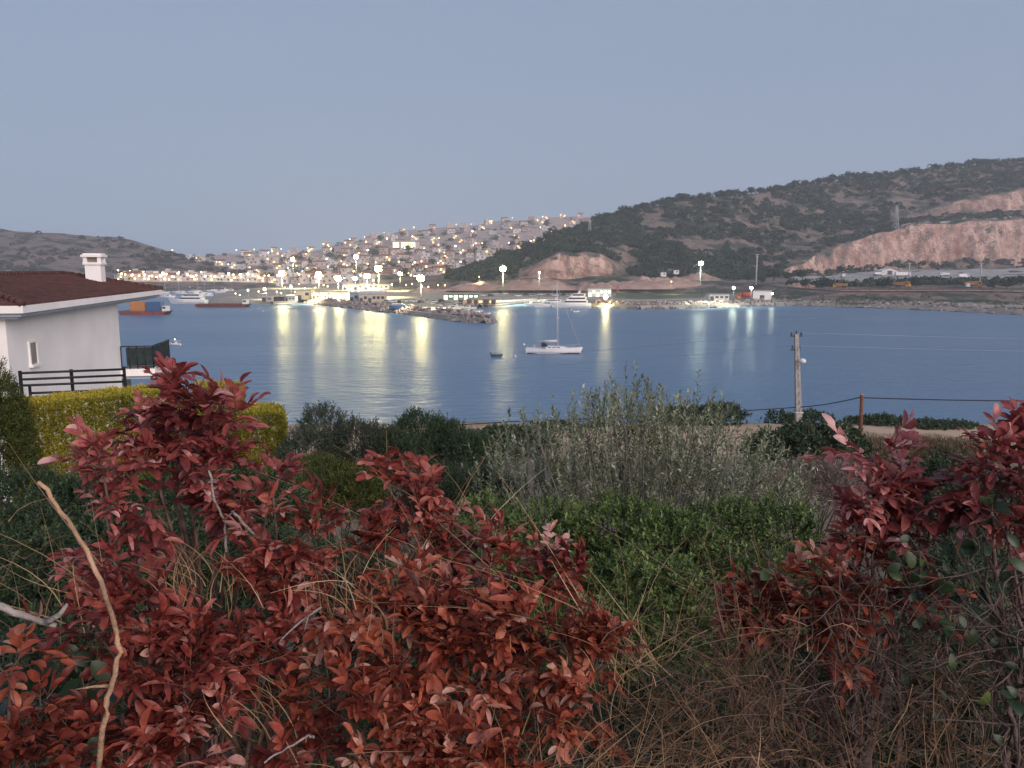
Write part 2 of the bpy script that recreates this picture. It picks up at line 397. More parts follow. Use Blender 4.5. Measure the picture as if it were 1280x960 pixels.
def hill_mat(name, soil, soil2, scrub, rock=None, rock2=None, cover=0.5, scale=0.035):
    m = bpy.data.materials.new(name); n, b = nodes_of(m); N = n.nodes.new; L = n.links.new
    tc = N('ShaderNodeTexCoord')
    t1 = N('ShaderNodeTexNoise'); t1.inputs['Scale'].default_value = scale; t1.inputs['Detail'].default_value = 8; t1.inputs['Roughness'].default_value = .68
    t2 = N('ShaderNodeTexNoise'); t2.inputs['Scale'].default_value = .22; t2.inputs['Detail'].default_value = 6
    for t in (t1, t2): L(tc.outputs['Object'], t.inputs['Vector'])
    r2 = N('ShaderNodeValToRGB'); r2.color_ramp.elements[0].position = .35; r2.color_ramp.elements[1].position = .68
    r2.color_ramp.elements[0].color = (*soil2, 1); r2.color_ramp.elements[1].color = (*soil, 1); L(t2.outputs[0], r2.inputs[0])
    r1 = N('ShaderNodeValToRGB'); r1.color_ramp.elements[0].position = cover - .03; r1.color_ramp.elements[1].position = cover + .05; L(t1.outputs[0], r1.inputs[0])
    mx = N('ShaderNodeMix'); mx.data_type = 'RGBA'; L(r1.outputs[0], mx.inputs['Factor']); mx.inputs[6].default_value = (*scrub, 1); L(r2.outputs[0], mx.inputs[7])
    res = mx.outputs[2]
    if rock:
        g = N('ShaderNodeNewGeometry'); sx = N('ShaderNodeSeparateXYZ'); L(g.outputs['True Normal'], sx.inputs[0])
        ab = N('ShaderNodeMath'); ab.operation = 'ABSOLUTE'; L(sx.outputs[2], ab.inputs[0])
        st = N('ShaderNodeMapRange'); st.inputs[1].default_value = .62; st.inputs[2].default_value = .76; st.inputs[3].default_value = 1; st.inputs[4].default_value = 0; L(ab.outputs[0], st.inputs[0])
        mp = N('ShaderNodeMapping'); mp.inputs['Scale'].default_value = (1.25, 1.25, .8); L(tc.outputs['Object'], mp.inputs['Vector'])
        tr = N('ShaderNodeTexNoise'); tr.inputs['Scale'].default_value = .05; tr.inputs['Detail'].default_value = 9; tr.inputs['Roughness'].default_value = .62; L(mp.outputs[0], tr.inputs['Vector'])
        rr = N('ShaderNodeValToRGB'); e = rr.color_ramp.elements; e[0].position = .34; e[0].color = (*rock2, 1); e[1].position = .60; e[1].color = (*rock, 1)
        e2 = e.new(.74); e2.color = (*[min(1, c * 1.25) for c in rock], 1); L(tr.outputs[0], rr.inputs[0])
        # cracks and ledges in the rock
        vd = N('ShaderNodeMix'); vd.data_type = 'VECTOR'; vd.inputs['Factor'].default_value = .12; tn = N('ShaderNodeTexNoise'); tn.inputs['Scale'].default_value = .12; tn.inputs['Detail'].default_value = 5; L(tc.outputs['Object'], tn.inputs['Vector'])
        sc_ = N('ShaderNodeVectorMath'); sc_.operation = 'SCALE'; sc_.inputs['Scale'].default_value = 60; L(tn.outputs['Color'], sc_.inputs[0])
        av = N('ShaderNodeVectorMath'); av.operation = 'ADD'; L(mp.outputs[0], av.inputs[0]); L(sc_.outputs[0], av.inputs[1])
        vo = N('ShaderNodeTexVoronoi'); vo.feature = 'DISTANCE_TO_EDGE'; vo.inputs['Scale'].default_value = .055; L(av.outputs[0], vo.inputs['Vector'])
        cr_ = N('ShaderNodeMapRange'); cr_.inputs[1].default_value = 0; cr_.inputs[2].default_value = .10; cr_.inputs[3].default_value = .75; cr_.inputs[4].default_value = 0; L(vo.outputs[0], cr_.inputs[0])
        mc = N('ShaderNodeMix'); mc.data_type = 'RGBA'; L(cr_.outputs[0], mc.inputs['Factor']); L(rr.outputs[0], mc.inputs[6]); mc.inputs[7].default_value = (.16, .085, .07, 1)
        m2 = N('ShaderNodeMix'); m2.data_type = 'RGBA'; L(st.outputs[0], m2.inputs['Factor']); L(res, m2.inputs[6]); L(mc.outputs[2], m2.inputs[7]); res = m2.outputs[2]
        bp = N('ShaderNodeBump'); bp.inputs['Strength'].default_value = .9; bp.inputs['Distance'].default_value = 5.0; L(tr.outputs[0], bp.inputs['Height']); L(bp.outputs[0], b.inputs['Normal'])
    L(res, b.inputs['Base Color']); b.inputs['Roughness'].default_value = .95; b.inputs['Specular IOR Level'].default_value = .1
    return m
M_RHILL = hill_mat('dry_hillside', (.26, .19, .155), (.15, .115, .10), (.05, .062, .048), (.54, .37, .30), (.24, .125, .10), cover=.47)
M_LHILL = hill_mat('dry_left_hillside', (.23, .185, .165), (.15, .12, .11), (.06, .062, .055), cover=.46, scale=.05)
M_THILL = hill_mat('town_hillside', (.46, .355, .32), (.34, .265, .24), (.09, .095, .08), cover=.42, scale=.03)
RIGHT.mesh('right_hill', M_RHILL, nx=640, rows=18)
LEFT.mesh('left_hill', M_LHILL, nx=160, rows=10)
TOWN.mesh('town_hill', M_THILL, nx=200, rows=12)

# ---- harbour land: waterline drawn on the water plane
SHORE = [(-420,357.2),(-150,357.2),(150,357.2),(250,357.6),(310,358.5),(338,361),(300,364),(272,371),(262,379),(340,379.5),(380,377.6),(400,381),(440,385),(500,391.5),(545,398),(580,402),(604,403.6),(617,402.5),
         (612,398.5),(592,394),(560,388.5),(528,382.5),(545,380.5),(585,383.5),(600,384),(640,378.5),(664,377.5),(735,383.5),(800,386.3),(870,385.3),(930,383),(965,381.6),(1030,383),(1100,385.3),(1180,388.8),(1280,393.4),(1420,400),(1600,412)]
def make_port():
    front = [onz(x, y, 0)[:2] for x, y in SHORE]
    # rough edge
    pts = []
    for i in range(len(front) - 1):
        a, b = front[i], front[i + 1]; L = np.linalg.norm(b - a); k = max(1, min(14, int(L / 6)))
        for j in range(k):
            p = a + (b - a) * j / k
            pts.append(p + np.array([nz(p[0] * .2, p[1] * .2, 9), nz(p[0] * .2, p[1] * .2, 19)]) * (1.2 if j else .4))
    pts.append(front[-1]); n = len(pts)
    back = [np.array([560, 700]), np.array([560, 950]), np.array([-700, 950])]
    allp = pts + back
    from mathutils.geometry import delaunay_2d_cdt
    V2, E2, F2 = delaunay_2d_cdt([Vector((float(p[0]), float(p[1]))) for p in allp], [], [list(range(len(allp)))], 1, 1e-4)[:3]
    bm = bmesh.new()
    tv = [bm.verts.new((p[0], p[1], 1.8)) for p in V2]
    for f in F2: bm.faces.new([tv[i] for i in f])
    top = [bm.verts.new((p[0], p[1], 1.8)) for p in pts]
    for i in range(n - 1):
        a, b = pts[i], pts[i + 1]; t = b - a; t /= np.linalg.norm(t); nn = np.array([t[1], -t[0]])
        v = [bm.verts.new((*(a + nn * 3.0), -1.5)), bm.verts.new((*(b + nn * 3.0), -1.5))]
        bm.faces.new((top[i], v[0], v[1], top[i + 1]))
    bmesh.ops.remove_doubles(bm, verts=bm.verts, dist=0.002)
    me = bpy.data.meshes.new('harbour_ground'); bm.to_mesh(me); bm.free()
    o = bpy.data.objects.new('harbour_ground', me); COL.objects.link(o); o['kind'] = 'structure'
    me.materials.append(mat('dusty_concrete', (.30, .27, .235), .9, .25, .06, bump=.2, col2=(.19, .18, .155)))
    return pts
PORT_EDGE = make_port()

# armour stone along the breakwater and the revetments (far too many to count: one mass)
def rocks_along(name, x0, x1, per_m, up, smin, smax, col, inland=5.0, seed=3):
    R = np.random.default_rng(seed); mb = MB(); base = [onz(x, y, 0)[:2] for x, y in SHORE if x0 <= x <= x1 and not (y < 399 and 520 < x < 616)]
    for a, b in zip(base[:-1], base[1:]):
        t = b - a; L = np.linalg.norm(t); t /= L; nn = np.array([t[1], -t[0]])
        for k in range(int(L * per_m)):
            q = R.uniform(-inland, 2.6); p = a + t * R.uniform(0, L) + nn * q
            z = -.2 + up * (1 - (q + inland) / (inland + 2.6)) + R.uniform(-.2, .35); s = R.uniform(smin, smax)
            vs = []
            for vx, vy, vz in ((1,0,0),(-1,0,0),(0,1,0),(0,-1,0),(0,0,1),(0,0,-1)):
                sc = s * R.uniform(.6, 1.25); vs.append((p[0] + vx * sc, p[1] + vy * sc, z + vz * sc * .75))
            mb.add(vs, [(0,2,4),(2,1,4),(1,3,4),(3,0,4),(2,0,5),(1,2,5),(3,1,5),(0,3,5)])
    o = mb.build(name, col); o['kind'] = 'stuff'; return o
M_ROCK = mat('armour_stone', (.34, .27, .25), .95, .3, .35, col2=(.15, .12, .115))
o = rocks_along('breakwater_rocks', 380, 618, 3.4, 3.4, .7, 1.5, M_ROCK, seed=4); tag(o, 'rough pinkish armour stones heaped along the breakwater', 'rocks')
o = rocks_along('revetment_rocks', 735, 1600, 3.2, 3.2, .7, 1.6, M_ROCK, inland=6, seed=5); tag(o, 'pale armour stones along the far right shore below the road', 'rocks')

# road and gravel lot on the slope at right: sheets laid on the hill's own surface
def hill_sheet(name, hill, x0, x1, t0, t1, m, lift=.35, nx=80, nt_=8):
    V = []; 
    for x in np.linspace(x0, x1, nx):
        a = t0(x) if callable(t0) else t0; b = t1(x) if callable(t1) else t1
        for j in range(nt_): V.append(hill.pt(x, a + (b - a) * j / (nt_ - 1)) + np.array([0, 0, lift]))
    idx = np.arange(nx * nt_).reshape(nx, nt_)
    Fq = np.stack([idx[:-1, :-1], idx[1:, :-1], idx[1:, 1:], idx[:-1, 1:]], -1).reshape(-1, 4)
    o = np_mesh(name, np.array(V), [Fq], m); o['kind'] = 'structure'; return o
hill_sheet('gravel_lot', RIGHT, 985, 1420, .062, .168, mat('pale_gravel', (.36, .33, .32), .95, .2, .12, col2=(.25, .23, .225)), .5)
hill_sheet('coast_road', RIGHT, 940, 1600, .004, .018, mat('worn_asphalt', (.10, .095, .095), .9, .2, .2), .4)
def port_sheet(name, poly, m, z=1.83):
    mb = MB(); P = [onz(x, y, z) for x, y in poly]; mb.add(P, [tuple(range(len(P)))]); o = mb.build(name, m); o['kind'] = 'structure'
port_sheet('lawn', [(772, 364.6), (800, 362.2), (862, 362.6), (884, 366), (880, 371.5), (800, 374.5), (768, 372)], mat('dull_lawn', (.13, .15, .08), .95, .25, .08))
port_sheet('quay_road', [(640, 372.2), (735, 373.5), (770, 376.4), (884, 374.6), (884, 373.2), (770, 374.9), (735, 371.6), (640, 370.8)], mat('pale_concrete_road', (.42, .38, .32), .9, .12, .15), 1.85)
# earth banks behind the port
def mound(px, py, D, wpx, hpx, seed):
    c = at(px, py, D); w_ = wpx * pxm(D) / 2; h = hpx * pxm(D); V = []; n_ = 40
    for i in range(n_):
        for j in range(n_):
            u = i / (n_ - 1) * 2 - 1; v = j / (n_ - 1) * 2 - 1; r = math.hypot(u, v)
            z = h * max(0, (1 - r ** 2.6)) * (.72 + .55 * nz(u * 2.2 + seed, v * 2.2, seed) + .38 * nz(u * 5.5 + seed, v * 5.5, seed) + .2 * nz(u * 11, v * 11, seed)) + (-1.0 if r > .95 else 0)
            V.append((c[0] + u * w_, c[1] + v * w_ * .7, c[2] - h + z))
    idx = np.arange(n_ * n_).reshape(n_, n_)
    Fq = np.stack([idx[:-1, :-1], idx[1:, :-1], idx[1:, 1:], idx[:-1, 1:]], -1).reshape(-1, 4)
    o = np_mesh('earth_mound', np.array(V), [Fq], mat('bare_earth', (.36, .245, .20), .95, .2, .06, bump=.4, col2=(.25, .16, .13))); o['kind'] = 'structure'
    return o
for k, q in enumerate([(672,347,585,105,13),(745,352,585,70,9),(800,348,590,100,11),(838,346,600,90,11),(872,343,630,70,11),(600,352,600,80,9),(535,360,590,80,9),(1000,353,520,46,9)]): mound(*q, seed=k * 3.1)

# scrub on the hills: ground cover, one mass per hill
def hill_scrub(name, hill, boxes, m, label, seed=1, leaves=30, size=(1.5, 4.2)):
    R = np.random.default_rng(seed); C = []; Rad = []
    for (x0, x1, t0, t1, cnt, dens) in boxes:
        k = 0
        while k < cnt:
            x = R.uniform(x0, x1); t = R.uniform(t0, t1); k += 1
            p = hill.pt(x, t)
            if dens and nz(p[0] * .022, p[1] * .022, 4.4 + seed) + .6 * nz(p[0] * .07, p[1] * .07, 8.0) < dens: continue
            r = R.uniform(*size) * (.8 if R.random() < .5 else 1.1); C.append(p + np.array([0, 0, r * .2])); Rad.append(r)
    C = np.array(C); Rad = np.array(Rad); m_ = len(C)
    d = _n(R.normal(0, 1, (m_, leaves, 3))); d[..., 2] = np.abs(d[..., 2]) * .85
    pos = C[:, None] + d * (Rad[:, None, None] * R.uniform(.65, 1.0, (m_, leaves, 1)) * np.array([1, 1, .75]))
    tan = R.normal(0, 1, (m_, leaves, 3))
    ln = np.repeat(Rad, leaves) * R.uniform(.45, .8, m_ * leaves)
    L = dict(pos=(pos - 0).reshape(-1, 3), d=(tan - (tan * d).sum(-1, keepdims=True) * d * .7).reshape(-1, 3), n=d.reshape(-1, 3), len=ln, wid=ln * .9,
             tint=np.clip(np.repeat(R.normal(.5, .25, m_), leaves) + R.normal(0, .1, m_ * leaves), 0, 1))
    o = leaves_mesh(name, L, m, template='mid', stuff=True); tag(o, label, 'scrub'); return o
M_SCRUB = leafmat('far_scrub', [(0, (.022, .034, .026)), (.5, (.04, .058, .04)), (1, (.075, .09, .055))], .9, .0, .1)
M_SCRUBG = leafmat('far_grey_scrub', [(0, (.05, .052, .045)), (.5, (.08, .078, .066)), (1, (.12, .11, .09))], .9, .0, .1)
hill_scrub('hillside_scrub', RIGHT, [(580,975,.42,1.0,4200,-.10),(975,1110,.62,1.0,1100,-.3),(1100,1420,.81,1.0,1300,-.4),(560,800,.62,1.0,900,-.5),(960,1420,.42,.58,420,-.4),(880,965,.2,.6,420,-.5),(960,1420,.205,.225,220,-1),(785,980,.20,.46,1100,-.2),(560,650,.2,.6,260,-.8),(580,655,.4,.9,300,-.6),(985,1420,.038,.062,240,-.5),(985,1420,.175,.2,60,-1)], M_SCRUB,
           'dark green scrub and low pines covering the right hill', seed=11)
hill_scrub('hillside_scrub', LEFT, [(-150,320,.1,.98,1500,.02)], M_SCRUBG, 'sparse grey green scrub over the bare left hill', seed=12, size=(1.6, 3.6), leaves=24)
hill_scrub('hillside_scrub', TOWN, [(180,800,.04,.98,900,.05)], M_SCRUB, 'dark scrub and gardens between the houses of the town hill', seed=13, size=(2.5, 6.0), leaves=24)

def shore_scrub():
    R = np.random.default_rng(15); n_ = 420; C = []
    for k in range(n_):
        px = R.uniform(968, 1420); p = RIGHT.pt(px, 0.0); f = R.uniform(.86, .985); z = np.interp(f, [.88, .93, 1.0], [1.8, 1.2 + .1 * p[2], p[2]])
        if nz(px * .03, f * 20, 3.0) < -.15: continue
        C.append((p[0] * f, p[1] * f, max(1.8, z)))
    C = np.array(C); m_ = len(C); lv = 16; Rad = R.uniform(.6, 1.7, m_); d = _n(R.normal(0, 1, (m_, lv, 3))); d[..., 2] = np.abs(d[..., 2]); pos = C[:, None] + d * (Rad[:, None, None] * np.array([1, 1, .7])); ln = np.repeat(Rad, lv) * .6; tan = R.normal(0, 1, (m_, lv, 3))
    o = leaves_mesh('shore_scrub', dict(pos=pos.reshape(-1, 3), d=tan.reshape(-1, 3), n=d.reshape(-1, 3), len=ln, wid=ln * .8, tint=np.clip(R.normal(.6, .25, m_ * lv), 0, 1)), M_SCRUBG2, None, 'mid', True); tag(o, 'low green scrub on the bank between coast road and shore rocks', 'scrub')
M_SCRUBG2 = leafmat('bank_greenery', [(0, (.04, .055, .03)), (.5, (.075, .10, .05)), (1, (.15, .15, .09))], .9, .0, .1)
shore_scrub()

# ================================================================== near ground
_gy = [-12, 0, 2, 4, 6, 10, 20, 40, 56, 62, 74, 78, 84, 90, 110]
_gz = [-1.5, -1.7, -2.0, -2.7, -3.4, -4.6, -7.5, -11.6, -14.3, -14.85, -15.05, -17, -20.6, -23, -30]
def ground(x, y):
    z = CAMZ + np.interp(y, _gy, _gz)
    if 1 < y < 80: z += .25 * nz(x * .12, y * .12, 2.0) * min(1, y / 12) + .05 * nz(x * .9, y * .9, 1)
    return z
def make_ground():
    xs = np.concatenate([np.linspace(-120, -30, 30), np.linspace(-29, 40, 130), np.linspace(41, 140, 34)])
    ys = np.concatenate([np.linspace(-12, 12, 50), np.linspace(12.5, 110, 150)])
    V = np.array([(x, y, ground(x, y)) for x in xs for y in ys]); idx = np.arange(len(V)).reshape(len(xs), len(ys))
    Fq = np.stack([idx[:-1, :-1], idx[1:, :-1], idx[1:, 1:], idx[:-1, 1:]], -1).reshape(-1, 4)
    m = bpy.data.materials.new('dry_soil'); n, b = nodes_of(m); N = n.nodes.new; L = n.links.new
    tc = N('ShaderNodeTexCoord'); t = N('ShaderNodeTexNoise'); t.inputs['Scale'].default_value = .35; t.inputs['Detail'].default_value = 8; L(tc.outputs['Object'], t.inputs['Vector'])
    r = N('ShaderNodeValToRGB'); e = r.color_ramp.elements; e[0].position = .36; e[0].color = (.09, .075, .05, 1); e[1].position = .62; e[1].color = (.19, .145, .10, 1); L(t.outputs[0], r.inputs[0])
    r2 = N('ShaderNodeValToRGB'); e = r2.color_ramp.elements; e[0].position = .33; e[0].color = (.22, .17, .12, 1); e[1].position = .50; e[1].color = (.46, .315, .215, 1); L(t.outputs[0], r2.inputs[0])
    sx = N('ShaderNodeSeparateXYZ'); L(tc.outputs['Object'], sx.inputs[0])
    # the sandy track along the shore plateau
    mr = N('ShaderNodeMapRange'); mr.inputs[1].default_value = 57; mr.inputs[2].default_value = 61; L(sx.outputs[1], mr.inputs[0])
    ad = N('ShaderNodeMath'); ad.operation = 'MULTIPLY'; L(mr.outputs[0], ad.inputs[0])
    m2 = N('ShaderNodeMapRange'); m2.inputs[1].default_value = 74.5; m2.inputs[2].default_value = 73; L(sx.outputs[1], m2.inputs[0]); L(m2.outputs[0], ad.inputs[1])
    mx = N('ShaderNodeMix'); mx.data_type = 'RGBA'; L(ad.outputs[0], mx.inputs['Factor']); L(r.outputs[0], mx.inputs[6]); L(r2.outputs[0], mx.inputs[7])
    L(mx.outputs[2], b.inputs['Base Color']); b.inputs['Roughness'].default_value = .95
    t2 = N('ShaderNodeTexNoise'); t2.inputs['Scale'].default_value = 5; t2.inputs['Detail'].default_value = 6; L(tc.outputs['Object'], t2.inputs['Vector'])
    bp = N('ShaderNodeBump'); bp.inputs['Strength'].default_value = .5; bp.inputs['Distance'].default_value = .15; L(t2.outputs[0], bp.inputs['Height']); L(bp.outputs[0], b.inputs['Normal'])
    o = np_mesh('ground', V, [Fq], m); o['kind'] = 'structure'
make_ground()

# ================================================================== far trees and ridge pines
M_BARK = mat('bark', (.10, .075, .055), .9, .3, 4)
M_PINE = leafmat('pine_needles', [(0, (.016, .030, .020)), (.5, (.030, .050, .032)), (1, (.055, .075, .045))], .9, .0, .1)
M_PALM = leafmat('palm_fronds', [(0, (.03, .05, .025)), (1, (.07, .10, .05))], .7, .1, .2)
def far_tree(name, seed, r, h, trunk_h, m=M_PINE, flat=.7, leaves=150):
    R = np.random.default_rng(seed); root = thing(name, 'x', 'tree')
    mb = MB(); mb.tube([(0, 0, -1.0), (R.uniform(-.2, .2), 0, trunk_h * .6), (R.uniform(-.3, .3), .1, h * .75)], r * .09, r * .03, 6); 
    for k in range(3):
        a = R.uniform(0, 6.3); mb.tube([(0, 0, trunk_h * .8), (math.cos(a) * r * .5, math.sin(a) * r * .5, h * .75)], r * .05, r * .02, 4)
    mb.build('trunk', M_BARK, root)
    nb = 7; bc = np.stack([R.uniform(-.55, .55, nb) * r, R.uniform(-.55, .55, nb) * r, trunk_h + (h - trunk_h) * R.uniform(.3, .72, nb)], -1); br = r * R.uniform(.42, .65, nb)
    k = R.integers(0, nb, leaves); d = _n(R.normal(0, 1, (leaves, 3))); pos = bc[k] + d * (br[k] * R.uniform(.7, 1, leaves))[:, None] * np.array([1, 1, flat])
    ln = r * R.uniform(.26, .46, leaves); tan = R.normal(0, 1, (leaves, 3))
    leaves_mesh('crown', dict(pos=pos, d=tan - (tan * d).sum(-1, keepdims=True) * d * .7, n=d, len=ln, wid=ln * .8, tint=np.clip(.3 + .45 * (bc[k][:, 2] - trunk_h) / (h - trunk_h) + R.normal(0, .15, leaves), 0, 1)), m, root)  # higher clumps of the crown get a lighter tint
    return root
PROTO = {}
def place(proto, key, make, loc, rz=0.0, label=None, group=None, scale=1.0):
    """first call moves the prototype itself, later calls copy it with all its parts"""
    if key not in PROTO: o = PROTO[key] = make()
    else: o = copy_tree(PROTO[key])
    o.location = Vector([float(c) for c in loc]); o.rotation_euler = (0, 0, rz); o.scale = (scale,) * 3
    if label: o['label'] = label
    if group: o['group'] = group
    return o
PSEG = [(590, 735, 16, 'ridge below the small pylon'), (740, 942, 28, 'ridge left of the concrete pole'), (946, 1116, 26, 'ridge left of the tall pylon'), (1122, 1283, 24, 'ridge right of the tall pylon')]
for x0, x1, n_, nm in PSEG:
    for k in range(n_):
        px = x0 + (x1 - x0) * (k + .5 + rng.uniform(-.25, .25)) / n_
        p = RIGHT.pt(px, 1.0) + np.array([0, 0, -1.6]); q = int(rng.integers(0, 5))
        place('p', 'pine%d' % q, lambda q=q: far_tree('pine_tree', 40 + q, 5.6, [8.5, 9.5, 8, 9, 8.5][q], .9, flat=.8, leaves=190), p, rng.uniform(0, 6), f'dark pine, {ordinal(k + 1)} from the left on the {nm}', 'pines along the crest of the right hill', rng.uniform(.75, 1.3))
# trees by the lots and the road
for k, (px, py, D, sc) in enumerate([(935,352,540,.8),(952,354,540,.65),(967,349,560,1.05),(985,350,560,.75),(1003,348,560,.8),(1052,341,620,.75),(1004,358,520,.7),(1030,358,520,.8),(1092,358,520,.7),(1114,358,510,.8),(1145,358,500,.8),(1240,361,480,.8),(1258,361,480,.95)]):
    q = k % 3
    place('t', 'bushy%d' % q, lambda q=q: far_tree('bushy_tree', 70 + q, 5.2, 8, 1.2, flat=.85), at(px, py, D), k * 1.3, f'low dark bushy tree, {ordinal(k+1)} of those between gravel lot and coast road', 'bushy trees round the gravel lot', sc)
def palm():
    R = np.random.default_rng(5); root = thing('palm_tree', 'x', 'palm'); mb = MB(); mb.tube([(0,0,-.5),(.1,0,2),(.05,.1,4)], .28, .2, 7); mb.build('trunk', M_BARK, root)
    P = []; Dd = []; 
    L = []
    for k in range(22):
        a = k * 2.4; e = R.uniform(-.3, 1.1); pr = np.array([.05, .1, 4.0]); d = np.array([math.cos(a) * math.cos(e), math.sin(a) * math.cos(e), math.sin(e)])
        for j in range(4):
            L.append((pr.copy(), d.copy())); pr = pr + d * .6; d = _n(d + np.array([0, 0, -.38]))
    pos = np.array([l[0] for l in L]); d = np.array([l[1] for l in L]); m = len(L)
    leaves_mesh('crown', dict(pos=pos, d=d, n=np.tile([[0, 0, 1.0]], (m, 1)) + R.normal(0, .2, (m, 3)), len=np.full(m, .85), wid=np.full(m, .45), tint=R.uniform(0, 1, m)), M_PALM, root); return root
for k, (px, py, sc) in enumerate([(788,362.5,1.1),(802,362.5,1.1),(814,362,.8),(825,362,1.15),(845,360.5,1.15),(856,360.5,1.2)]):
    place('palm', 'palm', palm, onz(px, py + 2.0, 2.0), k * 1.1, f'small palm on the port lawn below the earth mounds, {ordinal(k+1)} from the left', 'palms in a row on the port lawn', sc)
# town trees
M_TT = leafmat('garden_foliage', [(0, (.025, .038, .028)), (.5, (.045, .062, .042)), (1, (.08, .095, .06))], .9, .0, .1)

# ================================================================== the town
M_W = {'white': mat('white_render', (.66, .62, .60), .9, .06, .2), 'cream': mat('cream_render', (.58, .50, .45), .9, .06, .2), 'pink': mat('pinkish_render', (.56, .44, .40), .9, .06, .2), 'grey': mat('grey_render', (.52, .47, .45), .9, .08, .2)}
M_TILE = mat('terracotta_tiles', (.30, .13, .09), .85, .25, .8)
M_FLAT = mat('flat_roof_slab', (.36, .31, .29), .9, .1, .3)
M_DWIN = mat('dark_window_glass', (.05, .055, .065), .25, .2, .5, spec=.6)
M_LITW = emat('lit_window', (1.0, .60, .22), 5.0, False)
M_LITY = emat('lit_window_yellow', (1.0, .84, .36), 2.6, False)
def town_house(kind, colour, lit, seed):
    R = np.random.default_rng(seed); w_, d_, h = R.uniform(11, 15), R.uniform(8, 10), (6.2 if seed % 3 else 8.6)
    mb = MB(); mb.box((0, 0, h / 2 - 2), (w_, d_, h + 4)); mb.box((w_ * .2, -d_ / 2 - .7, h * .5), (w_ * .45, 1.4, .25))
    if kind == 'flat-roofed':
        mb.box((-w_ * .2, d_ * .1, h + 1.1), (w_ * .35, d_ * .5, 2.2))
    o = mb.build('town_house', M_W[colour]); tag(o, 'x', 'house')
    if kind == 'flat-roofed':
        r = MB(); r.box((0, 0, h + .12), (w_ + .6, d_ + .6, .24)); r.build('roof', M_FLAT, o)
    else:
        r = MB(); r.xprism([(-d_ / 2 - .6, h), (d_ / 2 + .6, h), (0, h + 2.2)], -w_ / 2 - .5, w_ / 2 + .5); r.build('roof', M_TILE, o)
    for k in range(4):
        f = MB(); f.box((-w_ * .36 + w_ * .24 * k, -d_ / 2 - .04, h * (.30 if k % 2 else .72)), (1.7, .1, 1.7)); f.build('window', (M_LITW if (lit and k in (seed % 4, (seed + 1) % 4)) else M_DWIN), o)
    return o
KINDS_ = ['flat-roofed', 'tiled']; COLS_ = ['white', 'cream', 'pink', 'grey']
CREST_R = lambda px: np.interp(px, RIGHT.px, RIGHT.a[:, -1, 0])
TERR = ['first','second','third','fourth','fifth','sixth','seventh','eighth','ninth','tenth','eleventh','twelfth','thirteenth']
def house_row(hill, t, xs, phrase, group, lit_p=.35, smin=.85, smax=1.25, dy=0.0):
    k = 0
    for px in xs:
        p = hill.pt(px, t); vy = (p - np.array([0, 0, CAMZ])); c_py = 480 - F * (vy @ _up) / (vy @ _fw)
        if hill is TOWN and px > 530 and c_py - 3 > CREST_R(px) - 2: continue
        k += 1
        kind = KINDS_[int(rng.random() < .4)]; colour = COLS_[int(rng.choice(4, p=[.34, .28, .28, .10]))]; lit = rng.random() < lit_p; sd_ = int(rng.integers(0, 3))
        place('h', (kind, colour, lit, sd_), lambda: town_house(kind, colour, lit, sd_ + 1), p, rng.uniform(-.35, .35), f'{colour} {kind} house, {ordinal(k)} from the left {phrase}', group, rng.uniform(smin, smax))
def xs_(a, b, n): return a + (b - a) * (np.arange(n) + .5 + rng.uniform(-.32, .32, n)) / n
house_row(LEFT, .03, xs_(150, 345, 17), 'on the far waterfront of the old harbour', 'houses on the old harbour waterfront', .8, .8, 1.2)
house_row(LEFT, .13, xs_(150, 335, 11), 'in the row behind the old harbour waterfront', 'houses behind the old harbour waterfront', .4, .7, 1.0)
house_row(LEFT, .97, xs_(228, 335, 6), 'on the low end of the left hill', 'houses at the end of the left hill', .5, .6, .9)
for i, t in enumerate([.02, .09, .16, .24, .32, .40, .48, .56, .64, .72, .81, .90, .985]):
    lo = 345 if t < .5 else (300 if t < .9 else 300); hi = 590 if t < .3 else (640 if t < .5 else 770)
    n_ = [15, 15, 15, 16, 17, 18, 18, 20, 20, 20, 20, 19, 19][i]
    house_row(TOWN, t, xs_(lo, hi, n_), f'on the {TERR[i]} terrace of the town hill' if t < .98 else 'along the crest of the town hill', 'houses on the town hill', .42 if t < .9 else .3)
# trees between the houses
for i, t in enumerate([.12, .28, .36, .52, .60, .68, .86]):
    k = 0
    for px in xs_(350, [590, 600, 620, 760, 760, 765, 765][i], 9):
        p = TOWN.pt(px, t); v = p - np.array([0, 0, CAMZ]); py = 480 - F * (v @ _up) / (v @ _fw)
        if px > 530 and py - 3 > CREST_R(px) - 2: continue
        k += 1; q = int(rng.integers(0, 3))
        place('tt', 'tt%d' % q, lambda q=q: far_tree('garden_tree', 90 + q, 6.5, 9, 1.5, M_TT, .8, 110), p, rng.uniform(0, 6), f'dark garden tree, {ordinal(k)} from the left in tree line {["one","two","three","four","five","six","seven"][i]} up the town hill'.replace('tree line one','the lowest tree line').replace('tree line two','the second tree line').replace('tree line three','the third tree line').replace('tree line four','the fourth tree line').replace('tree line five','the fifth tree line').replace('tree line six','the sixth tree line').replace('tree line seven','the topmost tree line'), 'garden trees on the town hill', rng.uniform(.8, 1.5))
# the floodlit hall high in the middle of the town
def lit_hall():
    p = TOWN.pt(508, .64); p[2] += 1; root = thing('floodlit_hall', 'wide pale hall with three tall yellow lit bays in the middle of the town', 'hall', p)
    mb = MB(); mb.box((0, 0, 5), (44, 12, 16)); mb.build('wall', M_W['cream'], root)
    for k, (x, w_) in enumerate(((-16, 9), (-2, 10), (10, 10))):
        f = MB(); f.box((x, -6.1, 7.5), (w_, .2, 8.5)); f.build('lit_bay', M_LITY, root)
    r = MB(); r.box((0, 0, 13.4), (46, 13.5, .8)); r.build('roof', M_FLAT, root)
lit_hall()

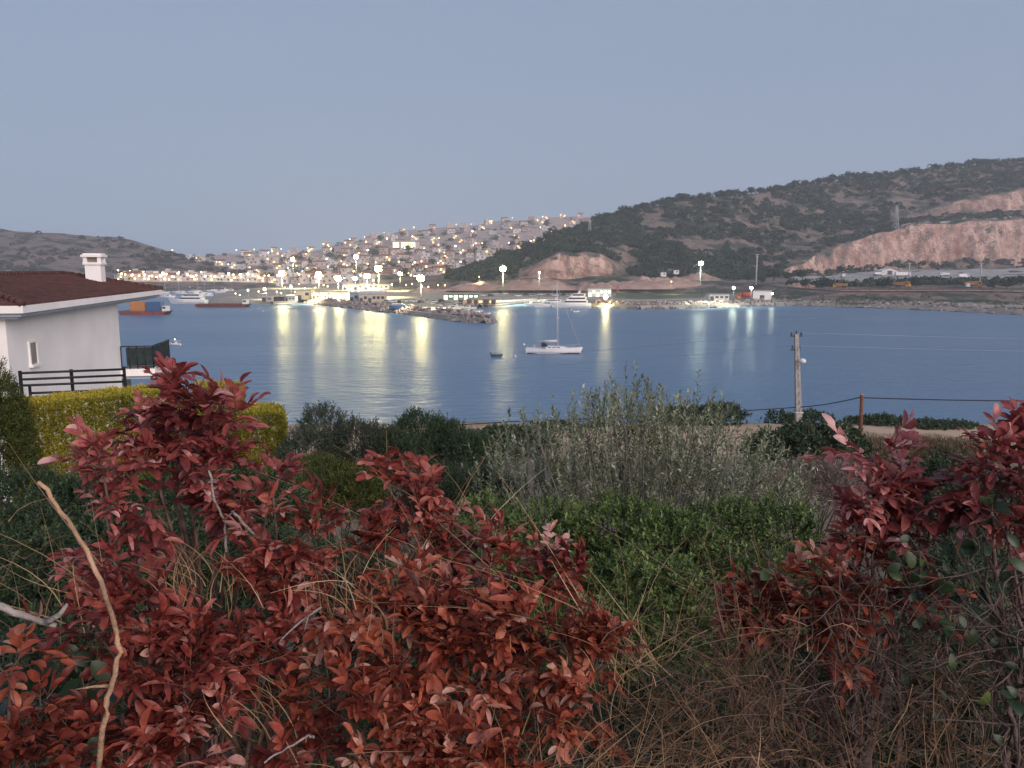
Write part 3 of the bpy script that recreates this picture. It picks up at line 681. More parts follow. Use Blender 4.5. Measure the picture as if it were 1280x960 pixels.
# ================================================================== lamps
M_POLE = mat('galvanised_pole', (.42, .42, .43), .5, .08, 2, metal=.3)
M_MPOLE = mat('dull_mast_steel', (.07, .07, .07), .7, .08, 2)
M_FLOOD = emat('floodlight_glow', (1.0, .84, .34), 190.0)
M_FLOODW = emat('white_floodlight_glow', (.88, 1.0, .76), 110.0)
M_FLOODO = emat('orange_lamp_glow', (1.0, .55, .22), 10.0)
M_ST = emat('street_lamp_glow', (1.0, .62, .22), 16.0, False)
M_STW = emat('white_street_lamp_glow', (1.0, .90, .66), 11.0, False)
BEAM = 24000.0
def mast(px, py, D, zb, size, m, label, name='floodlight_mast', n_heads=4, group='floodlight masts round the port'):
    c = at(px, py, D); h = c[2] - zb; root = thing(name, label, 'floodlight mast', (c[0], c[1], zb), 0, group)
    mb = MB(); mb.tube([(0, 0, 0), (0, 0, h)], .20, .10, 8); mb.box((0, 0, .15), (.9, .9, .3)); mb.build('pole', M_MPOLE, root)
    r = size * .42
    cb = MB(); cb.box((0, 0, h), (size * 1.15, .14, .14)); cb.box((0, 0, h + size * .45), (size * .8, .12, .12)); cb.build('crossarm', M_MPOLE, root)
    for k in range(n_heads):
        x = (k % 2 - .5) * size * .62; z = h + (k // 2) * size * .42 if n_heads > 2 else h
        if n_heads == 1: x = 0
        b = MB(); b.ball((x, -.3, z), r * (.8 if n_heads > 1 else 1.0), 10, 6); b.build('floodlight', m, root)
    ld = bpy.data.lights.new('floodlight_beam', 'SPOT'); ld.energy = BEAM * size * size * max(.10, min(1.5, (h / 14) ** 2)) * (.25 if (m is M_FLOODW and h < 11) else 1); ld.color = (1.0, .84, .50) if m is not M_FLOODW else (.92, 1.0, .80); ld.spot_size = math.radians(128); ld.spot_blend = .9; ld.shadow_soft_size = .8
    lo = bpy.data.objects.new('floodlight_beam', ld); COL.objects.link(lo); lo.parent = root; lo.location = (0, -1.6, h - size * .6)
    return root
for q in [
 (352,343,458,1.8,2.6,M_FLOOD,'tall floodlight mast at the outer end of the left pier'),
 (366,325,700,1.8,2.4,M_FLOOD,'tallest yellowish floodlight mast standing behind the left pier'),
 (398,344,436,1.8,2.3,M_FLOOD,'floodlight mast beside the cream square warehouse on the pier'),
 (422.5,349,474,1.8,2.6,M_FLOOD,'floodlight mast behind the yellow lit glass pavilion'),
 (445,322,640,1.8,2.6,M_FLOOD,'high floodlight mast in front of the lower town terraces'),
 (444,349,540,1.8,1.9,M_FLOODW,'slim double floodlight mast over the long white hall'),
 (459,346,455,1.8,2.4,M_FLOOD,'floodlight mast beside the long beige warehouse'),
 (473,337,485,1.8,3.2,M_FLOOD,'brightest floodlight mast at the root of the breakwater'),
 (500,343,620,1.8,2.2,M_FLOOD,'wide floodlight mast on the square behind the breakwater'),
 (526,349,352,1.8,2.3,M_FLOOD,'floodlight mast standing halfway along the breakwater'),
 (628.7,337,426,1.8,2.3,M_FLOOD,'single tall floodlight mast on the quay left of the sailboat mast'),
 (876,330,402,1.8,1.6,M_FLOODW,'tall twin floodlight mast on the revetment below the wooded hill')]: mast(*q)
for q in [
 (757,371,394,1.8,2.5,M_FLOOD,'low glaring floodlight in front of the white kiosk'),
 (917,360,398,1.8,1.6,M_FLOODW,'low white floodlight left of the red tanker truck'),
 (939,360,398,1.8,1.7,M_FLOODW,'low white floodlight right of the red tanker truck'),
 (965,367,410,1.8,1.0,M_FLOODW,'small white floodlight at the end of the white yard wall'),
 (674,341,445,1.8,1.1,M_FLOODW,'slim lamp post behind the moored yachts'),
 (839,352,540,1.8,1.0,M_FLOODO,'small orange lamp below the earth mounds'),
 (599,346,600,1.8,.8,M_ST,'thin lamp post on the earth bank behind the market hall'),
 (331,361.5,560,1.8,2.6,M_STW,'white floodlight over the inner harbour berths'),
 (364,359,530,1.8,2.6,M_STW,'white floodlight behind the cream square warehouse'),
 (300,369,520,1.8,1.2,M_STW,'small white lamp beside the long dark red barge'),
 (435,362,490,1.8,1.3,M_STW,'first of three low white lamps over the blue shed'),
 (440.5,363,490,1.8,1.3,M_STW,'second of three low white lamps over the blue shed'),
 (448,363,490,1.8,1.3,M_STW,'third of three low white lamps over the blue shed')]: mast(*q, name='lamp_post', n_heads=1, group='low lamps round the port')
def street_lamp():
    root = thing('street_lamp', 'x', 'street lamp'); mb = MB(); mb.tube([(0, 0, -1), (0, 0, 6.6)], .12, .08, 6); mb.build('pole', M_POLE, root)
    b = MB(); b.ball((0, -.3, 7.0), .62, 8, 5); b.build('lamp', M_ST, root); return root
def street_lamp_w():
    root = thing('street_lamp', 'x', 'street lamp'); mb = MB(); mb.tube([(0, 0, -1), (0, 0, 6.6)], .12, .08, 6); mb.build('pole', M_POLE, root)
    b = MB(); b.ball((0, -.3, 7.0), .75, 8, 5); b.build('lamp', M_STW, root); return root
def lamp_row(hill, t, xs, phrase, white=.3, sc=1.0, lift=0):
    k = 0
    for px in xs:
        p = hill.pt(px, t); v = p - np.array([0, 0, CAMZ]); py = 480 - F * (v @ _up) / (v @ _fw)
        if hill is TOWN and px > 530 and py - 5 > CREST_R(px) - 2: continue
        k += 1; wh = rng.random() < white
        p[1] -= 8; p[2] += lift
        place('sl', 'slw' if wh else 'sl', street_lamp_w if wh else street_lamp, p, 0, f'{"white" if wh else "warm yellow"} street lamp, {ordinal(k)} from the left {phrase}', 'street lamps of the town', sc * rng.uniform(.75, 1.3))
lamp_row(LEFT, .012, xs_(152, 345, 26), 'along the old harbour waterfront', .55, 1.15, -2)
lamp_row(LEFT, .1, xs_(150, 340, 14), 'in the street behind the old harbour', .2, .9)
lamp_row(LEFT, .95, xs_(215, 330, 5), 'on the end of the left hill', .3, .6)
lamp_row(TOWN, .015, xs_(345, 575, 20), 'in the street below the town hill', .45, 1.1)
lamp_row(TOWN, .13, xs_(345, 590, 14), 'above the first town terraces', .25, 1.0)
lamp_row(TOWN, .35, xs_(345, 640, 11), 'low on the town hill', .35, 1.1)
lamp_row(TOWN, .58, xs_(360, 740, 12), 'halfway up the town hill', .35, 1.2)
lamp_row(TOWN, .78, xs_(330, 755, 12), 'high on the town hill', .4, 1.3)
lamp_row(TOWN, .97, xs_(285, 765, 18), 'along the crest of the town hill', .5, .9)

for ph, pts in (('on the port yard behind the breakwater', [(x, rng.uniform(359.5, 368)) for x in xs_(350, 560, 22)]), ('along the lit quay and the port lawn', [(x, rng.uniform(361.5, 366)) for x in xs_(575, 900, 13)]), ('on the left pier of the old harbour', [(x, rng.uniform(372.5, 375)) for x in xs_(292, 372, 7)])):
    for k, (px, py) in enumerate(pts):
        wh = rng.random() < .35
        place('sl', 'slw' if wh else 'sl', street_lamp_w if wh else street_lamp, onz(px, py, 1.8), 0, f'{"white" if wh else "warm yellow"} lamp, {ordinal(k + 1)} from the left {ph}', 'small lamps of the port', rng.uniform(.45, .8))
# ================================================================== buildings and yards of the port
M_WHITEP = mat('white_paint', (.70, .69, .67), .5, .05, .8)
M_DARKW = mat('dark_tinted_glass', (.02, .022, .028), .12, .1, 1, spec=.6)
M_BEIGE = mat('beige_cladding', (.48, .41, .33), .8, .08, .5)
M_BLUEG = mat('blue_grey_cladding', (.34, .38, .44), .7, .08, .5)
M_DGREY = mat('dark_grey_steel', (.075, .075, .08), .6, .1, 1)
M_ORANGE = mat('orange_paint', (.48, .20, .07), .6, .1, 1)
M_YELLOW = mat('yellow_paint', (.62, .30, .03), .45, .08, 1)
M_RED = mat('red_paint', (.45, .06, .05), .5, .12, 1)
M_GREEN = mat('green_cladding', (.10, .20, .14), .7, .1, 1)
M_BLUE = mat('blue_paint', (.06, .12, .24), .5, .12, 1)
M_RUBBER = mat('tyre_rubber', (.02, .02, .02), .8, .1, 3)
M_LITG = emat('green_white_neon', (.75, 1.0, .55), 1.8, False)
M_LITFACE = emat('lit_glass_front', (.98, 1.0, .62), 2.2, False)
def shed(name, px0, px1, pyt, pyb, m, label, cat, depth=8, roof='flat', doors=2, wins=3, lit=None, zb=1.8, D=None):
    b0 = onz(px0, pyb, zb); b1 = onz(px1, pyb, zb); D = (b0[1] + b1[1]) / 2; w_ = np.linalg.norm(b1 - b0); h = (pyb - pyt) * pxm(D); c = (b0 + b1) / 2
    root = thing(name, label, cat, (c[0], c[1] + depth / 2, zb), 0)
    mb = MB(); mb.box((0, 0, h / 2), (w_, depth, h)); mb.build('wall', m, root)
    r = MB()
    if roof == 'flat': r.box((0, -.2, h + .12), (w_ + .5, depth + .9, .24))
    else: r.xprism([(-depth / 2 - .4, h), (depth / 2 + .4, h), (0, h + depth * .16)], -w_ / 2 - .3, w_ / 2 + .3)
    r.build('roof', M_FLAT if roof == 'flat' else mat('pale_sheet_roof', (.46, .45, .45), .6, .08, .6), root)
    nn = doors + wins
    for k in range(nn):
        x = -w_ / 2 + w_ * (k + .5) / nn; f = MB()
        if k % 2 == 0 and k // 2 < doors: f.box((x, -depth / 2 - .05, min(h, 3.0) * .42), (min(2.6, w_ / nn * .7), .1, min(h, 3.0) * .84)); f.build('door', lit or M_DGREY, root)
        else: f.box((x, -depth / 2 - .05, h * .58), (min(2.0, w_ / nn * .65), .1, h * .3)); f.build('window', lit or M_DWIN, root)
    return root
shed('warehouse', 369, 389, 362.5, 374.5, M_BEIGE, 'cream square warehouse standing at the corner of the left pier', 'warehouse', 9, doors=1, wins=1)
shed('harbour_shed', 390, 409, 367.5, 375, M_WHITEP, 'low white shed beside the cream square warehouse', 'shed', 6, 'gable', 2, 2)
shed('glass_pavilion', 410, 436, 364.5, 374.5, M_WHITEP, 'glass pavilion brightly lit in greenish yellow behind the breakwater', 'pavilion', 8, doors=3, wins=4, lit=M_LITFACE)
shed('blue_shed', 437, 448, 366.5, 377.5, M_BLUEG, 'tall blue-grey shed right of the lit glass pavilion', 'shed', 6, 'gable', 1, 1)
shed('warehouse', 449, 481, 367.5, 378.5, M_BEIGE, 'long beige warehouse at the root of the breakwater', 'warehouse', 8, 'gable', 2, 4)
shed('port_hall', 428, 486, 355.5, 362.5, M_WHITEP, 'very long white hall behind the port yard', 'hall', 12, 'flat', 3, 6)
shed('storage_box', 340, 356, 371, 376.5, M_DGREY, 'dark storage container on the left pier', 'container', 3, doors=1, wins=1)
shed('site_hut', 327, 340, 371.5, 377, M_BEIGE, 'small beige hut near the end of the left pier', 'hut', 3, 'gable', 1, 1)
shed('open_canopy', 356, 369, 371, 376.5, M_WHITEP, 'low white workshop left of the cream square warehouse', 'workshop', 5, doors=1, wins=2)
shed('market_hall', 554, 598, 367.5, 374.5, M_GREEN, 'green market hall with flat white canopy and lit stalls', 'market hall', 8, 'flat', 3, 4, lit=M_LITFACE)
shed('kiosk', 735, 764, 360.5, 371, M_WHITEP, 'white flat-roofed kiosk with green lit windows behind the glaring lamp', 'kiosk', 8, 'flat', 2, 4, lit=M_LITG)
shed('long_shed', 887, 911, 368, 376, M_WHITEP, 'long low white shed by the water left of the red tanker', 'shed', 5, 'flat', 1, 3)
shed('yard_wall_store', 941, 964, 363.5, 374.5, M_WHITEP, 'windowless white store with flat roof right of the red tanker', 'store', 6, 'flat', 1, 0)
for (x0, x1, m, l) in [(572,580,M_BEIGE,'beige container leftmost on the lit quay'),(583,590,M_ORANGE,'orange container left of the two yellow ones'),(591.5,598,M_YELLOW,'narrow yellow container between two orange ones'),(603,612,M_ORANGE,'orange container with dark door in the middle of the quay row'),(613.5,620,M_YELLOW,'yellow container rightmost on the lit quay')]:
    shed('shipping_container', x0, x1, 374, 380.5, m, l, 'container', 2.6, 'flat', 1, 0)
def banner():
    c = onz(771, 367, 1.8); root = thing('banner_flag', 'tall narrow red banner beside the white kiosk', 'banner', c); mb = MB(); mb.tube([(0,0,0),(0,0,5.6)], .06, .05, 6); mb.build('pole', M_POLE, root)
    f = MB(); f.box((.6, 0, 3.3), (1.1, .05, 4.4)); f.build('cloth', M_RED, root)
banner()
for px, py, D, l in [(829,345,620,'small white hut at the foot of the wooded hill, left one'),(845,342,640,'small white hut at the foot of the wooded hill, right one')]:
    p = at(px, py, D); root = thing('hut', l, 'hut', p); mb = MB(); mb.box((0,0,1.2),(4.2,3,3.2)); mb.build('wall', M_WHITEP, root); r = MB(); r.box((0,0,2.95),(4.8,3.6,.2)); r.build('roof', M_FLAT, root); f = MB(); f.box((.6,-1.53,1.5),(1.2,.06,1)); f.build('window', M_DWIN, root)
# quay wall with piles under the lit quay
def quay_wall():
    a = onz(600, 383.6, 0); b = onz(663, 377.7, 0); mb = MB(); t = (b - a); L = np.linalg.norm(t); t /= L; nn = np.array([t[1], -t[0], 0])
    ang = math.atan2(t[1], t[0]); c = (a + b) / 2 + nn * 2.2
    mb.box((c[0], c[1], 1.55), (L, 4.4, 1.1), ang)
    for k in range(26):
        p = a + t * (L * (k + .5) / 26) + nn * 4.3; mb.tube([(p[0], p[1], -1), (p[0], p[1], 1.3)], .28, .28, 6)
    o = mb.build('quay', mat('quay_concrete', (.42, .38, .33), .9, .15, .4)); o['kind'] = 'structure'
quay_wall()

# ================================================================== boats
def hull_mb(L, B, fb, dr=.5, stern=.85, rake=.12, n=12, sheer=.25, tuck=.8):
    mb = MB(); vs = []; m = 7
    for i in range(n + 1):
        u = i / n; x = -L / 2 + L * u
        b = B / 2 * (stern + (1 - stern) * math.sin(min(1, u / .42) * math.pi / 2)) * (1 - max(0, (u - .42) / .58) ** 2.1)
        b = max(b, .02); z = fb * (1 + sheer * (u - .3) ** 2 * 2); xr = x + rake * L * .5 * u ** 6
        xw = x - .02 * L * (u > .9)
        vs += [(xr, -b, z), (x * .995, -b * .97, z * .45), (xw, -b * tuck, 0), (xw * .98, 0, -dr), (xw, b * tuck, 0), (x * .995, b * .97, z * .45), (xr, b, z)]
    fs = []
    for i in range(n):
        for k in range(m - 1): fs.append((i * m + k, (i + 1) * m + k, (i + 1) * m + k + 1, i * m + k + 1))
        fs.append((i * m + m - 1, (i + 1) * m + m - 1, (i + 1) * m, i * m))
    fs.append(tuple(range(m))); fs.append(tuple(n * m + k for k in range(m))[::-1])
    return mb.add(vs, fs, 0, False)
M_HULL = mat('white_gelcoat', (.74, .71, .70), .3, .04, .5, spec=.5)
M_DECK = mat('teak_deck', (.34, .27, .20), .7, .15, 3)
M_NAVY = mat('dark_boat_trim', (.03, .035, .05), .4, .1, 1)
M_ALU = mat('mast_aluminium', (.62, .60, .60), .4, .05, 1, metal=.3)
M_CANVAS = mat('pale_canvas', (.60, .58, .57), .9, .06, 2)
M_ROPE = mat('rigging_wire', (.45, .46, .48), .5, .1, 2)
def sailboat():
    p = onz(692, 441.5, 0); L = 13.2; root = thing('sailboat', 'white sailing yacht at anchor with bare mast and furled mainsail', 'sailboat', p, math.radians(-4))
    h = hull_mb(L, 3.9, 1.15, .5, .78, .05, 14, .35); h.build('hull', M_HULL, root)
    s = MB(); 
    s.box((0, 0, .13), (L * .94, 3.0, .16), m=0); s.build('waterline_stripe', M_NAVY, root)
    c = MB(); c.yprism([(-1.9, 1.1), (3.4, 1.25), (2.4, 1.62), (-.2, 1.75), (-1.9, 1.72)], -1.0, 1.0); cab = c.build('cabin', M_HULL, root)
    for k in range(3):
        f = MB(); f.box((-1.0 + k * 1.05, 0, 1.47), (.7, 2.03, .17)); f.build('window', M_DARKW, cab)
    sp = MB(); sp.yprism([(-2.9, 1.5), (-1.4, 1.62), (-1.5, 2.05), (-2.1, 2.45), (-2.9, 2.5)], -1.05, 1.05); sp.build('spray_hood', M_NAVY, root)
    mx = 1.0
    mst = MB(); mst.tube([(mx, 0, 1.2), (mx - .12, 0, 9), (mx - .38, 0, 16.6)], .13, .09, 8); M_ = mst.build('mast', M_ALU, root)
    spd = MB(); spd.tube([(mx - .05, -1.0, 6.2), (mx - .05, 1.0, 6.2)], .04, .04, 5); spd.tube([(mx - .18, -.8, 11), (mx - .18, .8, 11)], .04, .04, 5); spd.build('spreader', M_ALU, M_)
    b = MB(); b.tube([(mx - .15, 0, 2.75), (mx - 5.0, 0, 2.62)], .09, .08, 7); b.build('boom', M_ALU, root)
    sc = MB(); sc.tube([(mx - .2, 0, 3.0), (mx - 2.2, 0, 2.98), (mx - 4.9, 0, 2.78)], .22, .12, 8); sc.build('sail_cover', M_CANVAS, root)
    for nm, a, e in (('forestay', (L / 2 - .25, 0, 1.45), (mx - .36, 0, 16.0)), ('backstay', (-L / 2 + .2, 0, 1.2), (mx - .38, 0, 16.5)), ('shroud', (mx - .4, -1.7, 1.2), (mx - .3, 0, 15.0)), ('shroud', (mx - .4, 1.7, 1.2), (mx - .3, 0, 15.0))):
        r = MB(); r.tube([a, e], .028 if nm != 'forestay' else .05, None, 5); r.build(nm, M_ROPE, root)
    rl = MB()
    for sgn in (-1, 1):
        top = []
        for k in range(9):
            u = .03 + k * .118; x = -L / 2 + L * u; bb = 1.95 * (.78 + .22 * math.sin(min(1, u / .42) * math.pi / 2)) * (1 - max(0, (u - .42) / .58) ** 2.1) - .06
            z = 1.15 * (1 + .7 * (u - .3) ** 2); rl.tube([(x, sgn * bb, z - .05), (x, sgn * bb, z + .6)], .02, None, 4); top.append((x, sgn * bb, z + .6))
        rl.tube(top, .015, None, 4)
    rl.build('guard_rail', M_ALU, root)
    w_ = MB(); w_.tube([(-4.6 + .45 * math.cos(k * .7), .45 * math.sin(k * .7), 1.75) for k in range(10)], .03, None, 5); w_.box((-4.55, 0, 1.45), (.15, .15, .7)); w_.build('helm_wheel', M_ALU, root)
    rd = MB(); rd.lathe([(.01, 0), (.22, .02), (.22, .2), (.01, .24)], 10, (mx - .05, -.3, 8.2)); rd.build('radar_dome', M_HULL, M_)
sailboat()
def motor_yacht(L=16, decks=2, hullm=M_HULL, name='motor_yacht', light=True):
    B = L * .27; fb = L * .10; root = thing(name, 'x', 'motor yacht')
    hull_mb(L, B, fb, .6, .9, .16, 12, .5, .75).build('hull', hullm, root)
    z = fb * .98; x0, x1 = -.40 * L, .20 * L
    for k in range(decks):
        h = L * .085; c = MB(); c.yprism([(x0, z), (x1 + h * .9, z), (x1 - h * .6, z + h), (x0 - L * .02, z + h)], -B * (.40 - .05 * k), B * (.40 - .05 * k)); c.build('superstructure', M_HULL, root)
        f = MB(); f.yprism([(x0 + L * .03, z + h * .38), (x1 + h * .12, z + h * .38), (x1 - h * .35, z + h * .82), (x0 + L * .03, z + h * .82)], -B * (.40 - .05 * k) - .03, B * (.40 - .05 * k) + .03); f.build('window_band', M_DARKW, root)
        z += h; x0 += L * .03; x1 -= L * .11
    a = MB(); a.yprism([(x0 + L * .10, z), (x0 + L * .15, z), (x0 + L * .11, z + L * .07), (x0 + L * .07, z + L * .07)], -B * .3, B * .3); a.tube([(x0 + L * .09, 0, z + L * .07), (x0 + L * .08, 0, z + L * .14)], .05, .03, 5); a.build('radar_arch', M_HULL, root)
    d = MB(); d.box((-L * .44, 0, fb * .9), (L * .1, B * .8, .12)); d.build('stern_deck', M_DECK, root)
    return root
def small_boat(L=6.5):
    root = thing('motorboat', 'x', 'motorboat'); B = L * .36
    hull_mb(L, B, .75, .3, .9, .14, 9, .4, .75).build('hull', M_HULL, root)
    c = MB(); c.yprism([(-L * .12, .7), (L * .2, .75), (L * .1, 1.5), (-L * .08, 1.55)], -B * .3, B * .3); c.build('cabin', M_HULL, root)
    f = MB(); f.yprism([(-L * .07, 1.0), (L * .15, 1.0), (L * .1, 1.4), (-L * .05, 1.4)], -B * .3 - .02, B * .3 + .02); f.build('window_band', M_DARKW, root)
    t = MB(); t.box((-L * .16, 0, 2.0), (L * .34, B * .7, .06)); 
    for sx in (-L * .3, -L * .02):
        for sy in (-B * .3, B * .3): t.tube([(sx, sy, .7), (sx, sy, 2.0)], .025, None, 4)
    t.build('bimini_top', M_CANVAS, root)
    e = MB(); e.box((-L * .53, 0, .55), (.35, .4, .8)); e.build('outboard_motor', M_DGREY, root); return root
YP = {}
def yacht(px, py, Lm, decks, rz, label, group=None):
    key = ('y', decks)
    return place('y', key, lambda: motor_yacht(16, decks), onz(px, py, 0), rz, label, group, Lm / 16.0)
yacht(236, 379.5, 21, 2, math.radians(175), 'large white motor yacht moored beyond the red roofed house')
yacht(668, 381.5, 11, 1, math.radians(205), 'small white motor yacht leftmost of the three at the quay', 'motor yachts moored at the quay')
yacht(687, 384, 15, 2, math.radians(190), 'white flybridge motor yacht just behind the sailboat mast', 'motor yachts moored at the quay')
yacht(714, 384.2, 20, 3, math.radians(184), 'big white three-deck motor yacht rightmost at the quay', 'motor yachts moored at the quay')
for k, (px, py, L_, rz, ds) in enumerate([(541,384.5,9,.4,'leftmost'),(552,386.5,8,.2,'second from the left'),(565,388,10,.1,'third from the left'),(577,390.2,8,.3,'fourth from the left'),(589,392,9,.15,'fifth from the left'),(601,394.6,8,.3,'rightmost'),(570,385,9,2.9,'left one of the rear pair'),(586,386.3,8,3.0,'right one of the rear pair')]):
    place('sb', 'sb', small_boat, onz(px, py, 0), rz, f'white motorboat moored behind the breakwater, {ds}', 'motorboats moored behind the breakwater', L_ / 6.5)
k = 0
for px in np.linspace(196, 290, 13):
    k += 1; place('sb', 'sb', small_boat, onz(px + rng.uniform(-2, 2), rng.uniform(361.5, 366) if px > 262 else rng.uniform(362, 372), 0), rng.uniform(-.5, .5) + (3.14 if rng.random() < .5 else 0), f'small white boat in the old harbour, {ordinal(k)} from the left', 'boats lying in the old harbour', rng.uniform(1.2, 1.8))
o = place('sb', 'sb', small_boat, onz(219, 431.5, 0), 2.9, 'small white motorboat alone on the water right of the balcony', None, .62)
lb = MB(); lb.ball((0, 0, 2.5), .16, 8, 5); lb.build('mast_light', M_STW, o)
def moored_sail(px, py, L, label):
    root = thing('moored_sailboat', label, 'sailboat', onz(px, py, 0), rng.uniform(-.6, .6)); hull_mb(L, L * .3, 1.0, .4, .8, .05, 8).build('hull', M_HULL, root)
    m_ = MB(); m_.tube([(0, 0, .8), (0, 0, L * 1.25)], .12, .08, 6); m_.build('mast', M_ALU, root); c = MB(); c.box((0, 0, 1.25), (L * .4, L * .16, .6)); c.build('cabin', M_HULL, root)
for i, (px, py) in enumerate([(207,370),(224,366),(247,365),(256,368),(268,364)]): moored_sail(px, py, rng.uniform(10, 13), f'sailboat with bare mast in the old harbour, {ordinal(i+1)} from the left')
def barge(px0, px1, py, label, m, cargo):
    a = onz(px0, py, 0); b = onz(px1, py, 0); L = np.linalg.norm(b - a); c = (a + b) / 2; root = thing('barge', label, 'barge', c, math.atan2(b[1] - a[1], b[0] - a[0]))
    mb = MB(); mb.yprism([(-L / 2, 1.5), (-L / 2 + 1.8, -.5), (L / 2 - 1.8, -.5), (L / 2, 1.5)], -3.5, 3.5); mb.build('hull', m, root)
    w_ = MB(); w_.box((L * .43, 0, 2.6), (L * .08, 4, 2.2)); wh = w_.build('wheelhouse', M_WHITEP, root); f = MB(); f.box((L * .43, -2.02, 3.0), (L * .06, .06, .8)); f.build('window', M_DARKW, wh)
    r = MB(); r.box((0, -3.2, 1.9), (L * .8, .08, .08)); r.box((0, 3.2, 1.9), (L * .8, .08, .08)); [r.box((x, y, 1.7), (.08, .08, .5)) for x in np.linspace(-L * .4, L * .4, 8) for y in (-3.2, 3.2)]; r.build('side_rail', M_DGREY, root)
    return root, L
br, L = barge(246, 312, 383.5, 'long low dark red barge moored along the left pier', mat('rusty_red_hull', (.16, .05, .045), .8, .25, .8), None)
br, L = barge(152, 212, 393, 'short red barge carrying cargo boxes beside the house balcony', mat('red_hull', (.22, .06, .055), .8, .2, .8), None)
for x, m, l in ((-2.5, M_ORANGE, 'orange cargo container standing on the short red barge'), (4.5, M_BLUE, 'blue cargo container standing on the short red barge')):
    root = thing('cargo_container', l, 'container', br.location + Vector((x, 0, 1.5)), br.rotation_euler.z); mb = MB(); mb.box((0, 0, 2.0), (6.2, 4, 4.0))
    for k in range(12): mb.box((-2.9 + k * .53, -2.03, 2.0), (.2, .1, 3.6))
    mb.build('body', m, root); d = MB(); d.box((3.13, 0, 2), (.08, 3.4, 3.5)); d.build('door', m, root)
def dinghy(px, py, L, m, label, rz=0.0):
    root = thing('dinghy', label, 'dinghy', onz(px, py, 0), rz); hull_mb(L, L * .4, .45, .2, .85, .1, 8).build('hull', m, root); t = MB(); t.box((0, 0, .5), (.3, L * .34, .06)); t.build('thwart', M_DECK, root); e = MB(); e.box((-L * .52, 0, .6), (.25, .3, .7)); e.build('outboard_motor', M_DGREY, root)
dinghy(621, 445.5, 2.6, M_DGREY, 'small dark dinghy floating left of the sailboat')
dinghy(720, 390, 3.4, M_HULL, 'white dinghy on the water in front of the three-deck yacht', .3)
dinghy(714, 388, 2.8, M_HULL, 'tiny white dinghy nearest the three-deck yacht', 1.0)
for px, py, l in ((655, 431.5, 'white round mooring buoy off the stern of the sailboat'), (329, 389.5, 'small white mooring buoy in front of the left pier'), (644, 446.5, 'small white float between dinghy and sailboat')):
    c = onz(px, py, 0); mb = MB(); mb.ball((0, 0, .15), .32, 10, 6); mb.tube([(0, 0, .4), (0, 0, .75)], .04, None, 5); o = mb.build('mooring_buoy', M_HULL); o.location = c; tag(o, l, 'buoy')

# ================================================================== vehicles
def wheel(x, y, r, parent):
    mb = MB(); n = 12
    mb.add([(x + r * math.cos(k * 6.283 / n), y + s * .14, r + r * math.sin(k * 6.283 / n)) for s in (-1, 1) for k in range(n)], [tuple(range(n)), tuple(range(n, 2 * n))[::-1]] + [(k, n + k, n + (k + 1) % n, (k + 1) % n) for k in range(n)])
    w_ = mb.build('wheel', M_RUBBER, parent); h = MB(); h.add([(x + r * .5 * math.cos(k * .7854), y + s * .16, r + r * .5 * math.sin(k * .7854)) for s in (-1, 1) for k in range(8)], [tuple(range(8)), tuple(range(8, 16))[::-1]] + [(k, 8 + k, 8 + (k + 1) % 8, (k + 1) % 8) for k in range(8)]); h.build('rim', M_POLE, w_)
def truck(m_cab, body='drum', m_body=None):
    root = thing('truck', 'x', 'truck'); c = MB(); c.box((0, 0, .85), (7.4, 1.0, .3)); c.build('chassis', M_DGREY, root)
    c = MB(); c.yprism([(2.0, .6), (3.9, .6), (3.9, 1.9), (3.5, 3.0), (2.0, 3.1)], -1.2, 1.2); c.build('cab', m_cab, root)
    f = MB(); f.yprism([(2.4, 1.9), (3.3, 1.9), (3.25, 2.7), (2.4, 2.7)], -1.23, 1.23); f.build('window', M_DARKW, root)
    w_ = MB(); w_.add([(3.93, -1, 1.95), (3.93, 1, 1.95), (3.57, 1, 2.85), (3.57, -1, 2.85)], [(0, 1, 2, 3)]); w_.build('windscreen', M_DARKW, root)
    b = MB()
    if body == 'drum': b.yprism([(-3.7, 1.2), (1.7, 1.05), (1.8, 3.0), (-.5, 3.9), (-3.3, 2.7)], -1.15, 1.15)
    elif body == 'box': b.box((-1.0, 0, 2.3), (5.6, 2.4, 2.5))
    else: b.yprism([(-3.8, 1.5), (1.7, 1.1), (1.7, 2.7), (2.6, 2.9), (2.5, 3.1), (-3.9, 2.7)], -1.2, 1.2)
    b.build('load_body', m_body or m_cab, root)
    for x in (2.9, -1.2, -2.6):
        for y in (-1.05, 1.05): wheel(x, y, .55, root)
    return root
def hp(px, t): return RIGHT.pt(px, t) + np.array([0, 0, .6])
for k, (px, l) in enumerate(((1050, 'yellow truck on the coast road, leftmost of three'), (1127, 'yellow truck on the coast road, middle of three'), (1216, 'yellow truck on the coast road, rightmost of three'))):
    place('yt', 'yt', lambda: truck(M_YELLOW, 'tip', M_ORANGE), RIGHT.pt(px, .024) + np.array([0, 0, .5]), [math.pi - .6, -.75, -.5][k], l, 'yellow trucks on the coast road', [1.05, 1.25, 1.25][k])
def hpy(px, py):
    ts = np.linspace(.02, .25, 60); best = min(ts, key=lambda t: abs(_py(RIGHT.pt(px, t)) - py)); return RIGHT.pt(px, best) + np.array([0, 0, .5])
def _py(p):
    v = p - np.array([0, 0, CAMZ]); return 480 - F * (v @ _up) / (v @ _fw)
